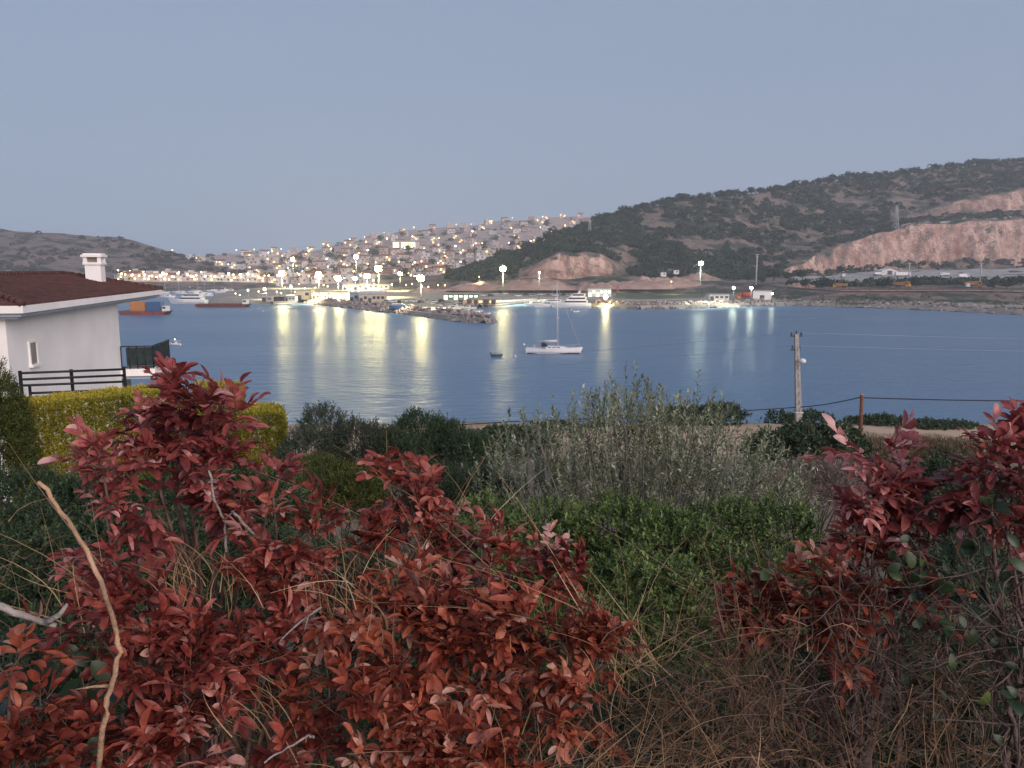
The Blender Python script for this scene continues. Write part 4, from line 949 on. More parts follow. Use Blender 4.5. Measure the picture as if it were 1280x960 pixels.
for k, (px, py, kd, rz, l, sc) in enumerate([(1053, 348, 'box', 1.4, 'white box truck parked at the left end of the gravel lot', .9), (1098, 345.5, 'tip', 0.1, 'white tipper truck beside the white storage tent', 1.05), (1180, 346, 'tip', 3.0, 'white tipper truck alone in the middle of the gravel lot', 1.0), (1203, 349.5, 'tip', .3, 'large white tipper truck at the right end of the gravel lot', 1.25), (1209, 362.5, 'box', 1.2, 'white box truck beside the rightmost yellow truck', .8), (872, 362, 'box', .2, 'white box truck left of the tall twin mast', .7)]):
    loc = hpy(px, py) if px > 900 else onz(px, py + 1.5, 1.8)
    place('wt', 'wt' + kd, lambda: truck(M_WHITEP, kd, M_WHITEP), loc, rz, l, 'white trucks', sc)
def trailer():
    p = hpy(1128, 346.5); root = thing('box_trailer', 'long white box trailer parked by the pole in the gravel lot', 'trailer', p); b = MB(); b.box((0, 0, 2.3), (12, 2.5, 2.6)); b.build('box', M_WHITEP, root); c = MB(); c.box((0, 0, .85), (11.6, 1, .25)); c.build('chassis', M_DGREY, root)
    for x in (-4.2, -2.9, 3.6):
        for y in (-1.05, 1.05): wheel(x, y, .5, root)
trailer()
def tent():
    p = hpy(1112, 344); root = thing('storage_tent', 'wide white storage tent below the quarry cliff', 'tent', p); b = MB(); b.yprism([(-7, 0), (7, 0), (6.6, 3.2), (0, 5.2), (-6.6, 3.2)], 0, 12); b.build('cover', M_CANVAS, root); d = MB(); d.box((0, -.05, 1.6), (4, .08, 3.2)); d.build('door', M_DGREY, root)
tent()
def tanker():
    p = onz(929, 374.5, 1.8); root = thing('tanker_truck', 'red tanker truck facing the water between two white floodlights', 'tanker truck', (p[0], p[1], 1.8), 0)
    c = MB(); c.box((0, 0, 1.0), (8.5, 1.2, .35)); c.build('chassis', M_DGREY, root); t = MB(); 
    n = 12; t.add([(x, 1.5 * math.cos(k * 6.283 / n), 2.9 + 1.5 * math.sin(k * 6.283 / n)) for x in (-1.4, 4.2) for k in range(n)], [tuple(range(n)), tuple(range(n, 2 * n))[::-1]] + [(k, n + k, n + (k + 1) % n, (k + 1) % n) for k in range(n)], 0, True); t.build('tank', M_RED, root)
    b = MB(); b.yprism([(-4.2, .7), (-1.7, .7), (-1.7, 3.4), (-3.8, 3.3), (-4.2, 2.2)], -1.25, 1.25); b.build('cab', M_ORANGE, root); f = MB(); f.yprism([(-3.7, 2.2), (-2.1, 2.2), (-2.1, 3.0), (-3.6, 3.0)], -1.28, 1.28); f.build('window', M_DARKW, root)
    for x in (-3.2, 1.6, 3.0):
        for y in (-1.1, 1.1): wheel(x, y, .55, root)
tanker()
def car(m):
    root = thing('parked_car', 'x', 'car'); b = MB(); b.yprism([(-2.1, .35), (2.1, .35), (2.1, .8), (1.1, .95), (-2.0, 1.0)], -.85, .85); b.build('body', m, root)
    c = MB(); c.yprism([(-1.8, .98), (1.1, .94), (.4, 1.45), (-1.3, 1.48)], -.75, .75); c.build('cabin', M_DARKW, root)
    r = MB(); r.box((-.45, 0, 1.49), (1.5, 1.4, .05)); r.build('roof', m, root)
    for x in (-1.3, 1.3):
        for y in (-.8, .8): wheel(x, y, .32, root)
    return root
CARM = {'white': M_WHITEP, 'dark': M_NAVY, 'silver': mat('silver_paint', (.42, .43, .45), .35, .05, 1, metal=.4), 'red': M_RED}
CARS = [(861,364.5,'dark','dark car parked beside the white truck by the twin mast')]
for i, px in enumerate(np.linspace(604, 728, 15)): CARS.append((px + rng.uniform(-2, 2), rng.uniform(367.5, 371.5), ['white', 'dark', 'silver', 'white', 'red'][i % 5], None))
for i, px in enumerate(np.linspace(482, 552, 9)): CARS.append((px, rng.uniform(376.5, 379), ['silver', 'white', 'dark'][i % 3], None))
n1 = n2 = 0
for px, py, c, l in CARS:
    if l is None:
        if px > 580: n1 += 1; l = f'{c} car, {ordinal(n1)} from the left in the row behind the lit quay'
        else: n2 += 1; l = f'{c} car, {ordinal(n2)} from the left in the row behind the breakwater'
    place('car', 'car' + c, lambda c=c: car(CARM[c]), onz(px, py, 1.8), rng.choice([0, 3.14, 1.2, 1.57]) + rng.uniform(-.2, .2), l, 'cars parked on the port ground')
def tarp_boat():
    p = onz(499, 386, 1.8); root = thing('hauled_out_boat', 'dark blue boat hauled out on the breakwater', 'boat', p, .1); hull_mb(9, 3, 1.6, .6, .8).build('hull', M_BLUE, root); c = MB(); c.yprism([(-3.5, 1.5), (3.2, 1.6), (1, 2.5), (-3, 2.4)], -1, 1); c.build('cover', M_BLUEG, root)
tarp_boat()

# ================================================================== guard rail, poles, pylons
def guard_rail():
    root = thing('guard_rail', 'low rail with dark posts along the coast road', 'guard rail'); xs = np.linspace(985, 1278, 24); pts = [RIGHT.pt(x, .002) for x in xs]
    for i, p in enumerate(pts):
        mb = MB(); mb.box((p[0], p[1], p[2] + (.6 if i % 2 else 1.6)), (.35, .35, 1.8 if i % 2 else 3.6)); mb.build('post', M_DGREY, root)
    mb = MB(); mb.tube([p + np.array([0, -.3, 1.0]) for p in pts], .28, None, 6); mb.build('rail', mat('orange_lit_rail', (.42, .22, .14), .7, .2, .4), root)  # orange light on the barrier is put into the rail's colour
guard_rail()
def concrete_pole(px, pyt, pyb, D, label):
    b = at(px, pyb, D); t = at(px, pyt, D); h = t[2] - b[2]; root = thing('lamp_column', label, 'pole', b - np.array([0, 0, 2])); mb = MB(); mb.tube([(0, 0, 0), (0, 0, h + 2)], .5, .3, 8); mb.build('shaft', mat('pale_concrete', (.42, .40, .39), .9, .08, 1), root)
    c = MB(); c.box((0, 0, h + 1.9), (2.6, .3, .3)); c.box((0, 0, h + .6), (2.0, .3, .3)); c.build('crossarm', M_POLE, root)
concrete_pole(945, 318, 352, 470, 'tall concrete pole beside the wooded foot of the cliff')
concrete_pole(1136, 329, 347, 560, 'thin concrete pole in the gravel lot left of centre')
concrete_pole(1225, 329, 352, 500, 'thin concrete pole at the right end of the gravel lot')
def pylon(px, t_, h, w_, label):
    b = RIGHT.pt(px, t_); root = thing('lattice_pylon', label, 'pylon', b - np.array([0, 0, 1.5])); mb = MB()
    lv = np.linspace(0, 1, 8); hw = lambda u: w_ * (1 - .82 * u)
    for sx in (-1, 1):
        for sy in (-1, 1): mb.tube([(sx * hw(0), sy * hw(0), 0), (sx * hw(1), sy * hw(1), h)], .24, .18, 4)
    for a, e in zip(lv[:-1], lv[1:]):
        for sx, sy in ((-1, -1), (1, -1), (1, 1), (-1, 1)):
            nx, ny = (-sy, sx); mb.tube([(sx * hw(a), sy * hw(a), a * h), (nx * hw(e), ny * hw(e), e * h)], .13, None, 4); mb.tube([(sx * hw(e), sy * hw(e), e * h), (nx * hw(e), ny * hw(e), e * h)], .11, None, 4)
    mb.build('lattice', M_POLE, root); c = MB()
    for u in (.80, .9, 1.0): c.box((0, 0, u * h), (w_ * 1.7, .3, .25))
    c.build('crossarm', M_POLE, root)
pylon(1119, .42, 26, 2.6, 'tall lattice pylon on the slope above the quarry cliff')
pylon(737, .86, 15, 1.8, 'small lattice pylon low on the left end of the wooded ridge')
hill_sheet('bench_track', RIGHT, 1118, 1420, .425, .455, mat('pale_track', (.46, .38, .33), .95, .1, .3), .5, nx=60, nt_=4)

# ================================================================== the white house on the left
M_WALLW = mat('white_stucco', (.84, .80, .775), .9, .045, .55, bump=.15, bscale=30)
M_SOFF = mat('blue_grey_cornice', (.36, .40, .45), .8, .06, 1)
def roof_mat():
    m = bpy.data.materials.new('brown_roof_tiles'); n, b = nodes_of(m); N = n.nodes.new; L = n.links.new
    tc = N('ShaderNodeTexCoord'); t = N('ShaderNodeTexNoise'); t.inputs['Scale'].default_value = 2.2; t.inputs['Detail'].default_value = 6; L(tc.outputs['Object'], t.inputs['Vector'])
    r = N('ShaderNodeValToRGB'); e = r.color_ramp.elements; e[0].position = .3; e[0].color = (.062, .030, .026, 1); e[1].position = .7; e[1].color = (.125, .056, .045, 1); L(t.outputs[0], r.inputs[0])
    L(r.outputs[0], b.inputs['Base Color']); b.inputs['Roughness'].default_value = .8; b.inputs['Specular IOR Level'].default_value = .2
    return m
M_ROOF = roof_mat()
M_RAIL = mat('black_painted_steel', (.02, .02, .022), .5, .1, 2)
M_MESH = mat('dark_green_balcony_screen', (.025, .04, .04), .8, .25, 6)
M_IN = mat('window_recess_grey', (.25, .22, .20), .6, .1, 2)
def house():
    ang = math.atan2(.979, -.203); c0 = np.array([-16.45, 25.0]); zb = 8.5
    root = thing('white_house', 'white two-storey house with brown hipped tile roof and chimney above the bay', 'house', (c0[0], c0[1], 0), ang)
    ez = 18.82; W_ = 7.0; X1 = 12.4
    mb = MB(); mb.box((X1 / 2, W_ / 2, (zb + 18.45) / 2), (X1, W_, 18.45 - zb)); mb.box((X1 + 2.4, W_ / 2 + .7, (zb + 18.45) / 2), (4.8, W_ - 1.6, 18.45 - zb)); mb.build('wall', M_WALLW, root)
    # hipped roof with rows of tiles
    x0, x1, y0, y1 = -.55, 18.2, -.75, 6.5; yr = (y0 + y1) / 2; rh = .86; hw = yr - y0; xr0, xr1 = x0 + hw, x1 - hw
    r = MB(); rows = 18
    def slope(e0, e1, r0, r1):
        for k in range(rows):
            a, b_ = k / rows, (k + 1) / rows; lift = .035
            P = lambda s, t: np.array(s) + (np.array(t) - np.array(s))
            A = np.array(e0) + (np.array(r0) - np.array(e0)) * a; B = np.array(e1) + (np.array(r1) - np.array(e1)) * a
            Cc = np.array(e1) + (np.array(r1) - np.array(e1)) * b_; Dd = np.array(e0) + (np.array(r0) - np.array(e0)) * b_
            up = np.array([0, 0, lift]); n_ = max(1, int(np.linalg.norm(B - A) / .24)); vs = []; fs = []
            for i in range(n_ * 2 + 1):
                f = i / (n_ * 2); z = np.array([0, 0, .05 if i % 2 else 0.0]); vs += [A + (B - A) * f + up + z, Dd + (Cc - Dd) * f + z, A + (B - A) * f - up * .3]
            for i in range(n_ * 2): fs += [(3 * i, 3 * i + 3, 3 * i + 4, 3 * i + 1), (3 * i + 2, 3 * i + 5, 3 * i + 3, 3 * i)]
            r.add(vs, fs)
    z0, z1 = ez, ez + rh
    slope((x0, y0, z0), (x1, y0, z0), (xr0, yr, z1), (xr1, yr, z1)); slope((x1, y1, z0), (x0, y1, z0), (xr1, yr, z1), (xr0, yr, z1))
    slope((x1, y0, z0), (x1, y1, z0), (xr1, yr, z1), (xr1, yr, z1)); slope((x0, y1, z0), (x0, y0, z0), (xr0, yr, z1), (xr0, yr, z1))
    rf = r.build('roof', M_ROOF, root)
    cp = MB()
    for a, b_ in (((x0, y0, z0), (xr0, yr, z1)), ((x1, y0, z0), (xr1, yr, z1)), ((xr0, yr, z1), (xr1, yr, z1)), ((x0, y1, z0), (xr0, yr, z1)), ((x1, y1, z0), (xr1, yr, z1))):
        a, b_ = np.array(a), np.array(b_); n_ = int(np.linalg.norm(b_ - a) / .35)
        for k in range(n_): cp.tube([a + (b_ - a) * k / n_ + [0, 0, .07], a + (b_ - a) * (k + 1.05) / n_ + [0, 0, .05]], .13, .11, 8)
    cp.build('ridge_tiles', M_ROOF, rf)
    f = MB(); cx, cy = (x0 + x1) / 2, (y0 + y1) / 2
    f.box((cx, cy, ez - .13), (x1 - x0 + .04, y1 - y0 + .04, .24)); f.build('fascia', M_WALLW, root)
    f = MB(); f.box((cx, cy, ez - .31), (x1 - x0 - .22, y1 - y0 - .22, .12)); f.box((cx, cy, ez - .41), (x1 - x0 - .5, y1 - y0 - .5, .08)); f.build('cornice', M_SOFF, root)
    # chimney
    x, y = 14.4, 1.45; c = MB(); c.box((x, y, 19.45), (.72, .72, 1.44)); c.box((x, y, 20.22), (.86, .86, .12))
    for sx in (-1, 1):
        for sy in (-1, 1): c.box((x + sx * .32, y + sy * .32, 20.40), (.17, .17, .26))
    c.box((x, y, 20.59), (.96, .96, .12)); c.box((x, y, 20.68), (.8, .8, .08)); ch = c.build('chimney', M_WALLW, root, .01)
    f = MB(); f.box((x, y, 20.40), (.5, .5, .25)); f.build('flue', M_IN, ch)
    # small window
    wx = 1.95; f = MB(); 
    f.box((wx, -.03, 17.45), (.62, .06, .07)); f.box((wx, -.05, 16.62), (.8, .16, .09))
    for s in (-1, 1): f.box((wx + s * .33, -.03, 17.05), (.07, .06, .86))
    fr = f.build('window', M_WALLW, root); g = MB(); g.box((wx, -.006, 17.05), (.56, .03, .76)); g.build('pane', M_IN, fr)
    # balcony: slab, railing with dark screen
    bx0, bx1, by = 12.15, 14.6, -1.55
    s = MB(); s.box(((bx0 + bx1) / 2 + .6, by / 2, 14.98), (bx1 - bx0 + 1.2, -by, .34)); s.build('balcony_slab', M_WALLW, root)
    s = MB(); s.box(((bx0 + bx1) / 2 + .6, by / 2 + .15, 14.72), (bx1 - bx0 + .8, -by - .3, .16)); s.build('slab_moulding', M_SOFF, root)
    rl = MB(); zt = 16.25
    for p, q in (((bx0 + .08, -.05), (bx0 + .08, by + .08)), ((bx0 + .08, by + .08), (bx1 + 1.1, by + .08))):
        p, q = np.array(p), np.array(q)
        for z in (zt, 15.25): rl.tube([(*p, z), (*q, z)], .03, None, 6)
        for k in range(5): w_ = p + (q - p) * k / 4; rl.tube([(*w_, 15.15), (*w_, zt)], .025, None, 6)
    R_ = rl.build('balcony_railing', M_RAIL, root)
    sc = MB(); sc.box((bx0 + .09, (by) / 2 - .1, 15.75), (.03, -by - .35, .9)); sc.box(((bx0 + bx1) / 2 + .6, by + .09, 15.75), (bx1 - bx0 + .9, .03, .9)); sc.build('railing_screen', M_MESH, R_)
    d = MB(); d.box((12.43, .9, 16.4), (.06, 1.3, 2.3)); d.build('balcony_door', M_DWIN, root)
    # lower terrace
    s = MB(); s.box((13.6, -.8, 13.75), (3.6, 2.0, .3)); s.box((13.6, -1.72, 13.2), (3.6, .16, 1.0)); s.build('lower_terrace', M_WALLW, root)
    d = MB(); d.box((12.9, -.02, 14.3), (1.4, .05, .75)); d.build('dark_opening', M_DWIN, root)
    f = MB(); f.box((9.6, -.004, 11.0), (1.1, .04, 1.3)); f.build('window', M_DWIN, root)
house()
def garden_railing():
    D = 20.0; root = thing('garden_railing', 'black steel railing with horizontal bars in front of the white house', 'railing')
    P = lambda px, py, d: at(px, py, d)
    mb = MB()
    for (px, a, b, d) in ((25, 466, 520, 19.0), (89, 464, 500, 20.0), (155, 461, 500, 21.0)):
        p = P(px, a, d); mb = MB(); mb.box((p[0], p[1], p[2] - .55), (.06, .06, 1.2)); mb.build('post', M_RAIL, root)
    p = P(37, 483, 19.0); mb = MB(); mb.box((p[0], p[1], p[2] - .3), (.05, .05, .65)); mb.build('post', M_RAIL, root)
    for (a, b, x0, x1) in ((466.5, 461.5, 25, 155), (474.5, 469, 25, 155), (482, 477, 25, 155), (491.5, 487, 37, 155), (499.5, 496, 25, 155)):
        f0, f1 = 19.0 + (x0 - 25) / 130 * 2, 21.0; mb = MB(); mb.tube([P(x0, a, f0), P(x1, b, f1)], .035, None, 6); mb.build('rail', M_RAIL, root)
garden_railing()

# ================================================================== utility pole, post, cables
M_CONC = mat('weathered_concrete', (.38, .355, .34), .95, .12, 2.5, bump=.3)
def utility_pole():
    b = at(999.5, 543, 70); t = at(993.5, 417, 70.4); h = t[2] - b[2] + .6; dx = t[0] - b[0]; root = thing('utility_pole', 'tall tapered concrete utility pole on the sandy shore with a white lamp head', 'utility pole', (b[0], b[1], b[2] - .6))
    mb = MB(); vs = []; fs = []
    for k in range(9):
        u = k / 8; w_ = .30 - .13 * u; d_ = .24 - .10 * u; vs += [(dx * u - w_, -d_, h * u), (dx * u + w_, -d_, h * u), (dx * u + w_, d_, h * u), (dx * u - w_, d_, h * u)]
    for k in range(8):
        for i in range(4): fs.append((4 * k + i, 4 * k + (i + 1) % 4, 4 * k + 4 + (i + 1) % 4, 4 * k + 4 + i))
    fs += [(3, 2, 1, 0), (32, 33, 34, 35)]; mb.add(vs, fs)
    sh = mb.build('shaft', M_CONC, root)
    s = MB()
    for k in range(10):
        u = .12 + k * .082; s.box((dx * u, -(.24 - .10 * u) - .005, h * u), (.14 - .05 * u, .02, .45))
    s.build('recess_shade', mat('shaded_concrete_slot', (.22, .205, .195), .95, .1, 2), sh)  # shade of the slots put into the colour of flat strips
    c = MB(); c.box((dx, 0, h - .2), (1.1, .12, .12)); c.box((dx, 0, h - 1.45), (.9, .12, .12)); c.build('crossarm', M_DGREY, root)
    for x, z in ((-.45, h), (.0, h + .12), (.45, h), (.35, h - 1.2), (-.3, h - 1.2)):
        i = MB(); i.lathe([(.05, -.15), (.10, -.05), (.06, 0), (.11, .07), (.05, .16)], 10, (dx + x, 0, z)); i.build('insulator', M_DGREY, root)
    l = MB(); l.tube([(dx * .75, -.1, h * .75), (dx * .75 + .15, -.7, h * .75 + .1)], .05, None, 6); l.ball((dx * .75 + .18, -.8, h * .75 + .1), .33, 12, 8, 0, .75); l.build('lamp_head', M_WHITEP, root)
    k = MB(); k.box((dx * .27, 0, h * .27), (.72, .62, .07)); k.build('clamp_band', M_WHITEP, root)
    return b, t
UP_B, UP_T = utility_pole()
def wooden_post():
    b = at(1075, 548, 62); t = at(1073.5, 493, 62); root = thing('wooden_post', 'short reddish brown wooden post carrying the low cable on the shore', 'post', (b[0], b[1], b[2] - .5)); mb = MB(); h = t[2] - b[2] + .5
    mb.tube([(0, 0, 0), (-.03, 0, h * .5), (-.09, 0, h)], .17, .13, 10); mb.build('shaft', mat('reddish_wood', (.20, .085, .055), .9, .25, 6), root); c = MB(); c.lathe([(.14, -.05), (.15, 0), (.02, .06)], 10, (-.09, 0, h)); c.build('cap', mat('pale_cut_wood', (.45, .25, .17), .9, .1, 5), root)
wooden_post()
M_CABLE = mat('black_cable', (.018, .018, .022), .7, .1, 2)
M_WIRE = mat('bare_wire', (.28, .31, .36), .5, .1, 2)
def cable(pts, r, m, label, name='overhead_cable'):
    P = []
    for (a, b, sag) in zip(pts[:-1], pts[1:], [.5] * 9):
        a, b = np.array(a), np.array(b); n_ = 24
        for k in range(n_ + (b is pts[-1])):
            u = k / n_; P.append(a + (b - a) * u - np.array([0, 0, 4 * u * (1 - u) * .13]))
    P.append(np.array(pts[-1])); o = MB().tube(P, r, None, 5).build(name, m); tag(o, label, 'cable', 'overhead lines on the shore')
cable([at(240, 545, 64), at(640, 527, 68), at(998, 509, 70.2), at(1073.5, 497, 62), at(1420, 501, 60)], .045, M_CABLE, 'low black cable strung past the concrete pole to the wooden post')
cable([at(640, 446, 90), UP_T + np.array([0, 0, .1]), at(1480, 426, 78)], .018, M_WIRE, 'upper pale wire at the top of the concrete pole')
cable([at(640, 460, 90), UP_T + np.array([.3, 0, -1.1]), at(1480, 441, 78)], .015, M_WIRE, 'lower pale wire just below the pole top')
# ================================================================== shrubs of the slope
def px_lump(l):
    px, pyt, D, rx, ry = l[:5]; c = at(px, pyt + ry, D); return c, np.array([rx * pxm(D), max(rx, ry) * .8 * pxm(D) if len(l) < 6 else l[5], ry * pxm(D)])
def dense_shrub(name, label, cat, lumps, m, ll, lw, n=12, twl=.10, dens=1.0, tint=(.5, .16), up=.5, ang=58, tpl='simple', stem=True, seed=1, jit=.3, group=None, rough=.35, gap=0.12, cell=None):
    R = np.random.default_rng(seed); Ls = []; base = None; cs = []
    for l in lumps:
        c, r = px_lump(l); cs.append((c, r)); D = l[2]; cell_ = (cell or twl * .8)
        area = 4 * math.pi * ((r[0] * r[1]) ** 1.6 / 3 + (r[0] * r[2]) ** 1.6 / 3 + (r[1] * r[2]) ** 1.6 / 3) ** (1 / 1.6)
        cnt = int(dens * 2.4 * area / (ll * lw * .55 * n)); d = _n(R.normal(0, 1, (cnt, 3))); d = d[(d[:, 2] > -.55)]
        k = len(d); nn = np.array([nz(*(q * 2.3 + seed)) for q in d]); n2 = np.array([nz(*(q * 6.0 + seed)) for q in d])
        rad = (.88 + rough * nn + .5 * rough * n2) * R.uniform(.72, 1.0, k) ** .5
        keep = n2 > -1 + gap * 5 * R.random(k) * 0 + (-.0); P = c + d * r * rad[:, None]
        dr = d / r * r.mean() + np.array([0, 0, up]) + R.normal(0, .35, (k, 3))
        tt = np.clip(tint[0] + .22 * n2 + R.normal(0, tint[1], k), 0, 1)  # bulges get a lighter tint than hollows
        s = sprigs(P, dr, twl, n, ll, lw, ang, 'spiral', (0, 0), jit, R=R); s['tint'] = np.clip(np.tile(tt, n) + R.normal(0, .1, k * n), 0, 1); Ls.append(s)
    c0 = np.mean([c for c, r in cs], 0); gz = ground(c0[0], c0[1]); root = thing(name, label, cat, (c0[0], c0[1], gz), 0, group); off = np.array([c0[0], c0[1], gz])
    L = cat_leaves(Ls); L['pos'] = L['pos'] - off; leaves_mesh('foliage', L, m, root, tpl)
    if stem:
        mb = MB()
        for c, r in cs:
            for k in range(5):
                e = c + R.normal(0, .35, 3) * r - off; b = np.array([R.normal(0, .15), R.normal(0, .15), -.1]); mid = (b + e) / 2 + R.normal(0, .08, 3); mb.tube([b, mid, e], .02 + .008 * r[2], .006, 5)
        mb.build('stem', M_BARK, root)
    return root
M_MAST = leafmat('mastic_leaves', [(0, (.032, .055, .017)), (.42, (.082, .125, .034)), (.75, (.16, .215, .062)), (1, (.28, .32, .11))], .42, .15, .35)
M_DARKG = leafmat('dark_green_leaves', [(0, (.018, .033, .016)), (.5, (.040, .066, .030)), (1, (.09, .125, .052))], .5, .12, .3)
M_GREYG = leafmat('grey_green_leaves', [(0, (.035, .045, .030)), (.5, (.065, .080, .050)), (1, (.12, .135, .09))], .6, .12, .25)
M_YG = leafmat('yellow_green_leaves', [(0, (.03, .045, .012)), (.5, (.075, .09, .02)), (1, (.17, .165, .035))], .6, .15, .2)
M_HEDGE = leafmat('clipped_hedge_leaves', [(0, (.09, .10, .014)), (.5, (.31, .275, .034)), (1, (.62, .48, .07))], .6, .2, .2)
M_OLIVE = leafmat('silver_olive_leaves', [(0, (.06, .078, .038)), (.5, (.15, .17, .098)), (.8, (.28, .295, .19)), (1, (.46, .46, .35))], .5, .12, .3)
M_DRYSC = leafmat('dry_pinkish_scrub', [(0, (.12, .085, .075)), (.5, (.22, .165, .14)), (1, (.34, .27, .23))], .9, .1, .1)
M_DRYG = leafmat('dry_shore_grass', [(0, (.09, .07, .045)), (.5, (.20, .15, .09)), (1, (.34, .25, .15))], .9, .1, .1)

# mastic bushes in the middle
dense_shrub('mastic_bush', 'glossy green mastic bush behind the middle red shrub, left part of the green bank', 'shrub', [(612,628,6.4,62,60),(690,632,6.2,66,66),(640,690,5.6,80,70),(720,700,5.4,70,70),(660,760,5.0,80,70)], M_MAST, .040, .020, 13, .13, .9, (.52, .14), .7, seed=21)
dense_shrub('mastic_bush', 'glossy green mastic bush with pale shoot tips in the middle of the green bank', 'shrub', [(780,622,6.3,66,62),(840,640,6.0,70,64),(800,690,5.3,80,76),(760,770,4.9,70,60),(850,770,5.0,80,70)], M_MAST, .040, .020, 13, .13, .9, (.50, .15), .7, seed=22)
dense_shrub('mastic_bush', 'darker green mastic bush at the right end of the green bank', 'shrub', [(905,632,6.3,60,54),(965,628,6.4,56,56),(930,690,5.6,80,70),(1010,690,5.8,60,60),(980,770,5.2,90,70)], M_MAST, .040, .020, 13, .13, .9, (.42, .15), .7, seed=23)
# dark shrubs at left
dense_shrub('dark_shrub', 'dark green shrub below the hedge at the left edge', 'shrub', [(30,592,6.5,70,50),(110,600,6.2,80,50),(40,630,5.5,90,80),(150,640,5.2,80,70)], M_DARKG, .038, .018, 12, .12, .85, (.48, .16), .6, seed=31)
dense_shrub('dark_shrub', 'dark green thicket filling the left edge beside the bare stick', 'shrub', [(10,660,4.2,90,80),(90,690,4.4,80,80),(30,770,3.6,100,90),(110,800,3.4,90,90)], M_DARKG, .036, .018, 12, .11, .8, (.52, .18), .5, seed=32)
dense_shrub('dark_shrub', 'dark green shrub behind the tall left red shrub', 'shrub', [(250,570,6.0,80,60),(330,590,6.2,60,60),(220,650,5.2,90,70),(320,670,5.0,90,80),(420,680,5.0,80,80)], M_DARKG, .038, .018, 12, .12, .85, (.50, .15), .6, seed=33)
dense_shrub('dark_shrub', 'shaded green shrub low behind the middle red shrub', 'shrub', [(480,690,4.8,90,80),(560,720,4.6,90,80),(450,800,4.0,110,90),(600,820,4.0,110,90)], M_DARKG, .038, .018, 12, .12, .7, (.4, .15), .5, seed=34)
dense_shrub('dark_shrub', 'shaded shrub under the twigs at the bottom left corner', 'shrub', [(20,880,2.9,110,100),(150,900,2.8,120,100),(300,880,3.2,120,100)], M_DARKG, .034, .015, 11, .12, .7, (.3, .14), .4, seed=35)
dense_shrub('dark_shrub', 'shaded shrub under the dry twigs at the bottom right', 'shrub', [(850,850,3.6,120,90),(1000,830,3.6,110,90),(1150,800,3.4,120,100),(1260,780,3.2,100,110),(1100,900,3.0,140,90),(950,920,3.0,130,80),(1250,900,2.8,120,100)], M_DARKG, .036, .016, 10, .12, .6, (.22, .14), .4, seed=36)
dense_shrub('dark_shrub', 'dark green shrub between the right red shrub and the far right one', 'shrub', [(1180,572,7.0,62,54),(1150,620,6.2,60,56),(1235,600,5.6,60,60),(1210,680,4.6,90,80)], M_DARKG, .038, .018, 12, .12, .85, (.52, .15), .6, seed=37)
# middle distance left
dense_shrub('grey_shrub', 'grey green feathery shrub with a rounded top left of the dark shrubs', 'shrub', [(405,513,18,24,30),(395,545,17,40,26)], M_GREYG, .08, .026, 12, .30, 1.0, (.5, .15), .8, seed=41, cell=.16)
dense_shrub('grey_shrub', 'dull grey green shrub beside the rounded feathery one', 'shrub', [(450,530,17,38,34),(480,545,17,30,30)], M_GREYG, .06, .022, 12, .26, 1.0, (.3, .15), .7, seed=42, cell=.16)
dense_shrub('dark_shrub', 'tall dark green shrub against the water left of the olive', 'shrub', [(525,520,18,44,38),(560,530,18,36,34),(500,545,17,40,30),(590,548,17,34,24)], M_DARKG, .055, .022, 12, .24, 1.1, (.5, .15), .7, seed=43, cell=.15)
dense_shrub('yellowish_shrub', 'yellowish green shrub just above the middle red leaves', 'shrub', [(395,575,11,52,40),(440,590,10.5,40,36),(350,600,10,44,36)], M_YG, .045, .018, 12, .17, 1.0, (.42, .16), .7, seed=44, cell=.12)
dense_shrub('dark_shrub', 'dark low shrub under the tall dark one by the water', 'shrub', [(500,585,12,60,40),(560,585,12,50,40),(600,590,11,44,34)], M_DARKG, .045, .018, 12, .2, .9, (.55, .15), .7, seed=45, cell=.13)
# shore bushes
for k, (lumps, lab) in enumerate([([(1010,537,44,52,24),(965,545,44,34,20),(1050,534,45,30,26)], 'dark green bush in front of the foot of the concrete pole'),
    ([(858,512,74,36,13),(900,507,74,30,15)], 'dark mound of scrub on the shore edge behind the olive'), ([(972,519,74.5,13,7),(990,521,74.5,12,6)], 'small dark scrub mound left of the concrete pole'), ([(1015,519,74.5,24,8)], 'dark scrub mound right of the concrete pole'),
    ([(1102,524,74,30,8),(1080,527,74,24,6)], 'dark scrub mound right of the wooden post'), ([(695,535,73,40,6),(745,533,73,20,5)], 'low dark scrub at the left end of the sandy shore'), ([(640,540,60,50,12),(590,545,60,40,12)], 'dark scrub on the shore left of the olive'), ([(1160,532,72,30,4),(1195,534,72,34,4)], 'thin low scrub line on the shore at right')]):
    dense_shrub('shore_bush', lab, 'bush', lumps, M_DARKG, .30, .16, 7, .5, 1.2, (.5, .18), .4, seed=60 + k, tpl='mid', cell=.42)
dense_shrub('dry_bush', 'pinkish dry leafless bush between olive and right red shrub', 'bush', [(1010,585,15,44,26),(1050,590,14,34,26),(975,600,13,34,24)], M_DRYSC, .09, .014, 12, .28, 1.0, (.5, .2), .7, seed=71, cell=.15)
for k, (lumps, lab) in enumerate([([(1160,560,48,54,7),(1215,562,46,40,8)], 'strip of dry grass on the shore in front of the right shrubs'), ([(1110,560,48,60,9)], 'patch of dry grass right of the dark bush')]):
    dense_shrub('dry_grass', lab, 'grass tuft', lumps, M_DRYG, .4, .05, 8, .5, 1.0, (.5, .2), 1.0, seed=80 + k, cell=.4, stem=False)

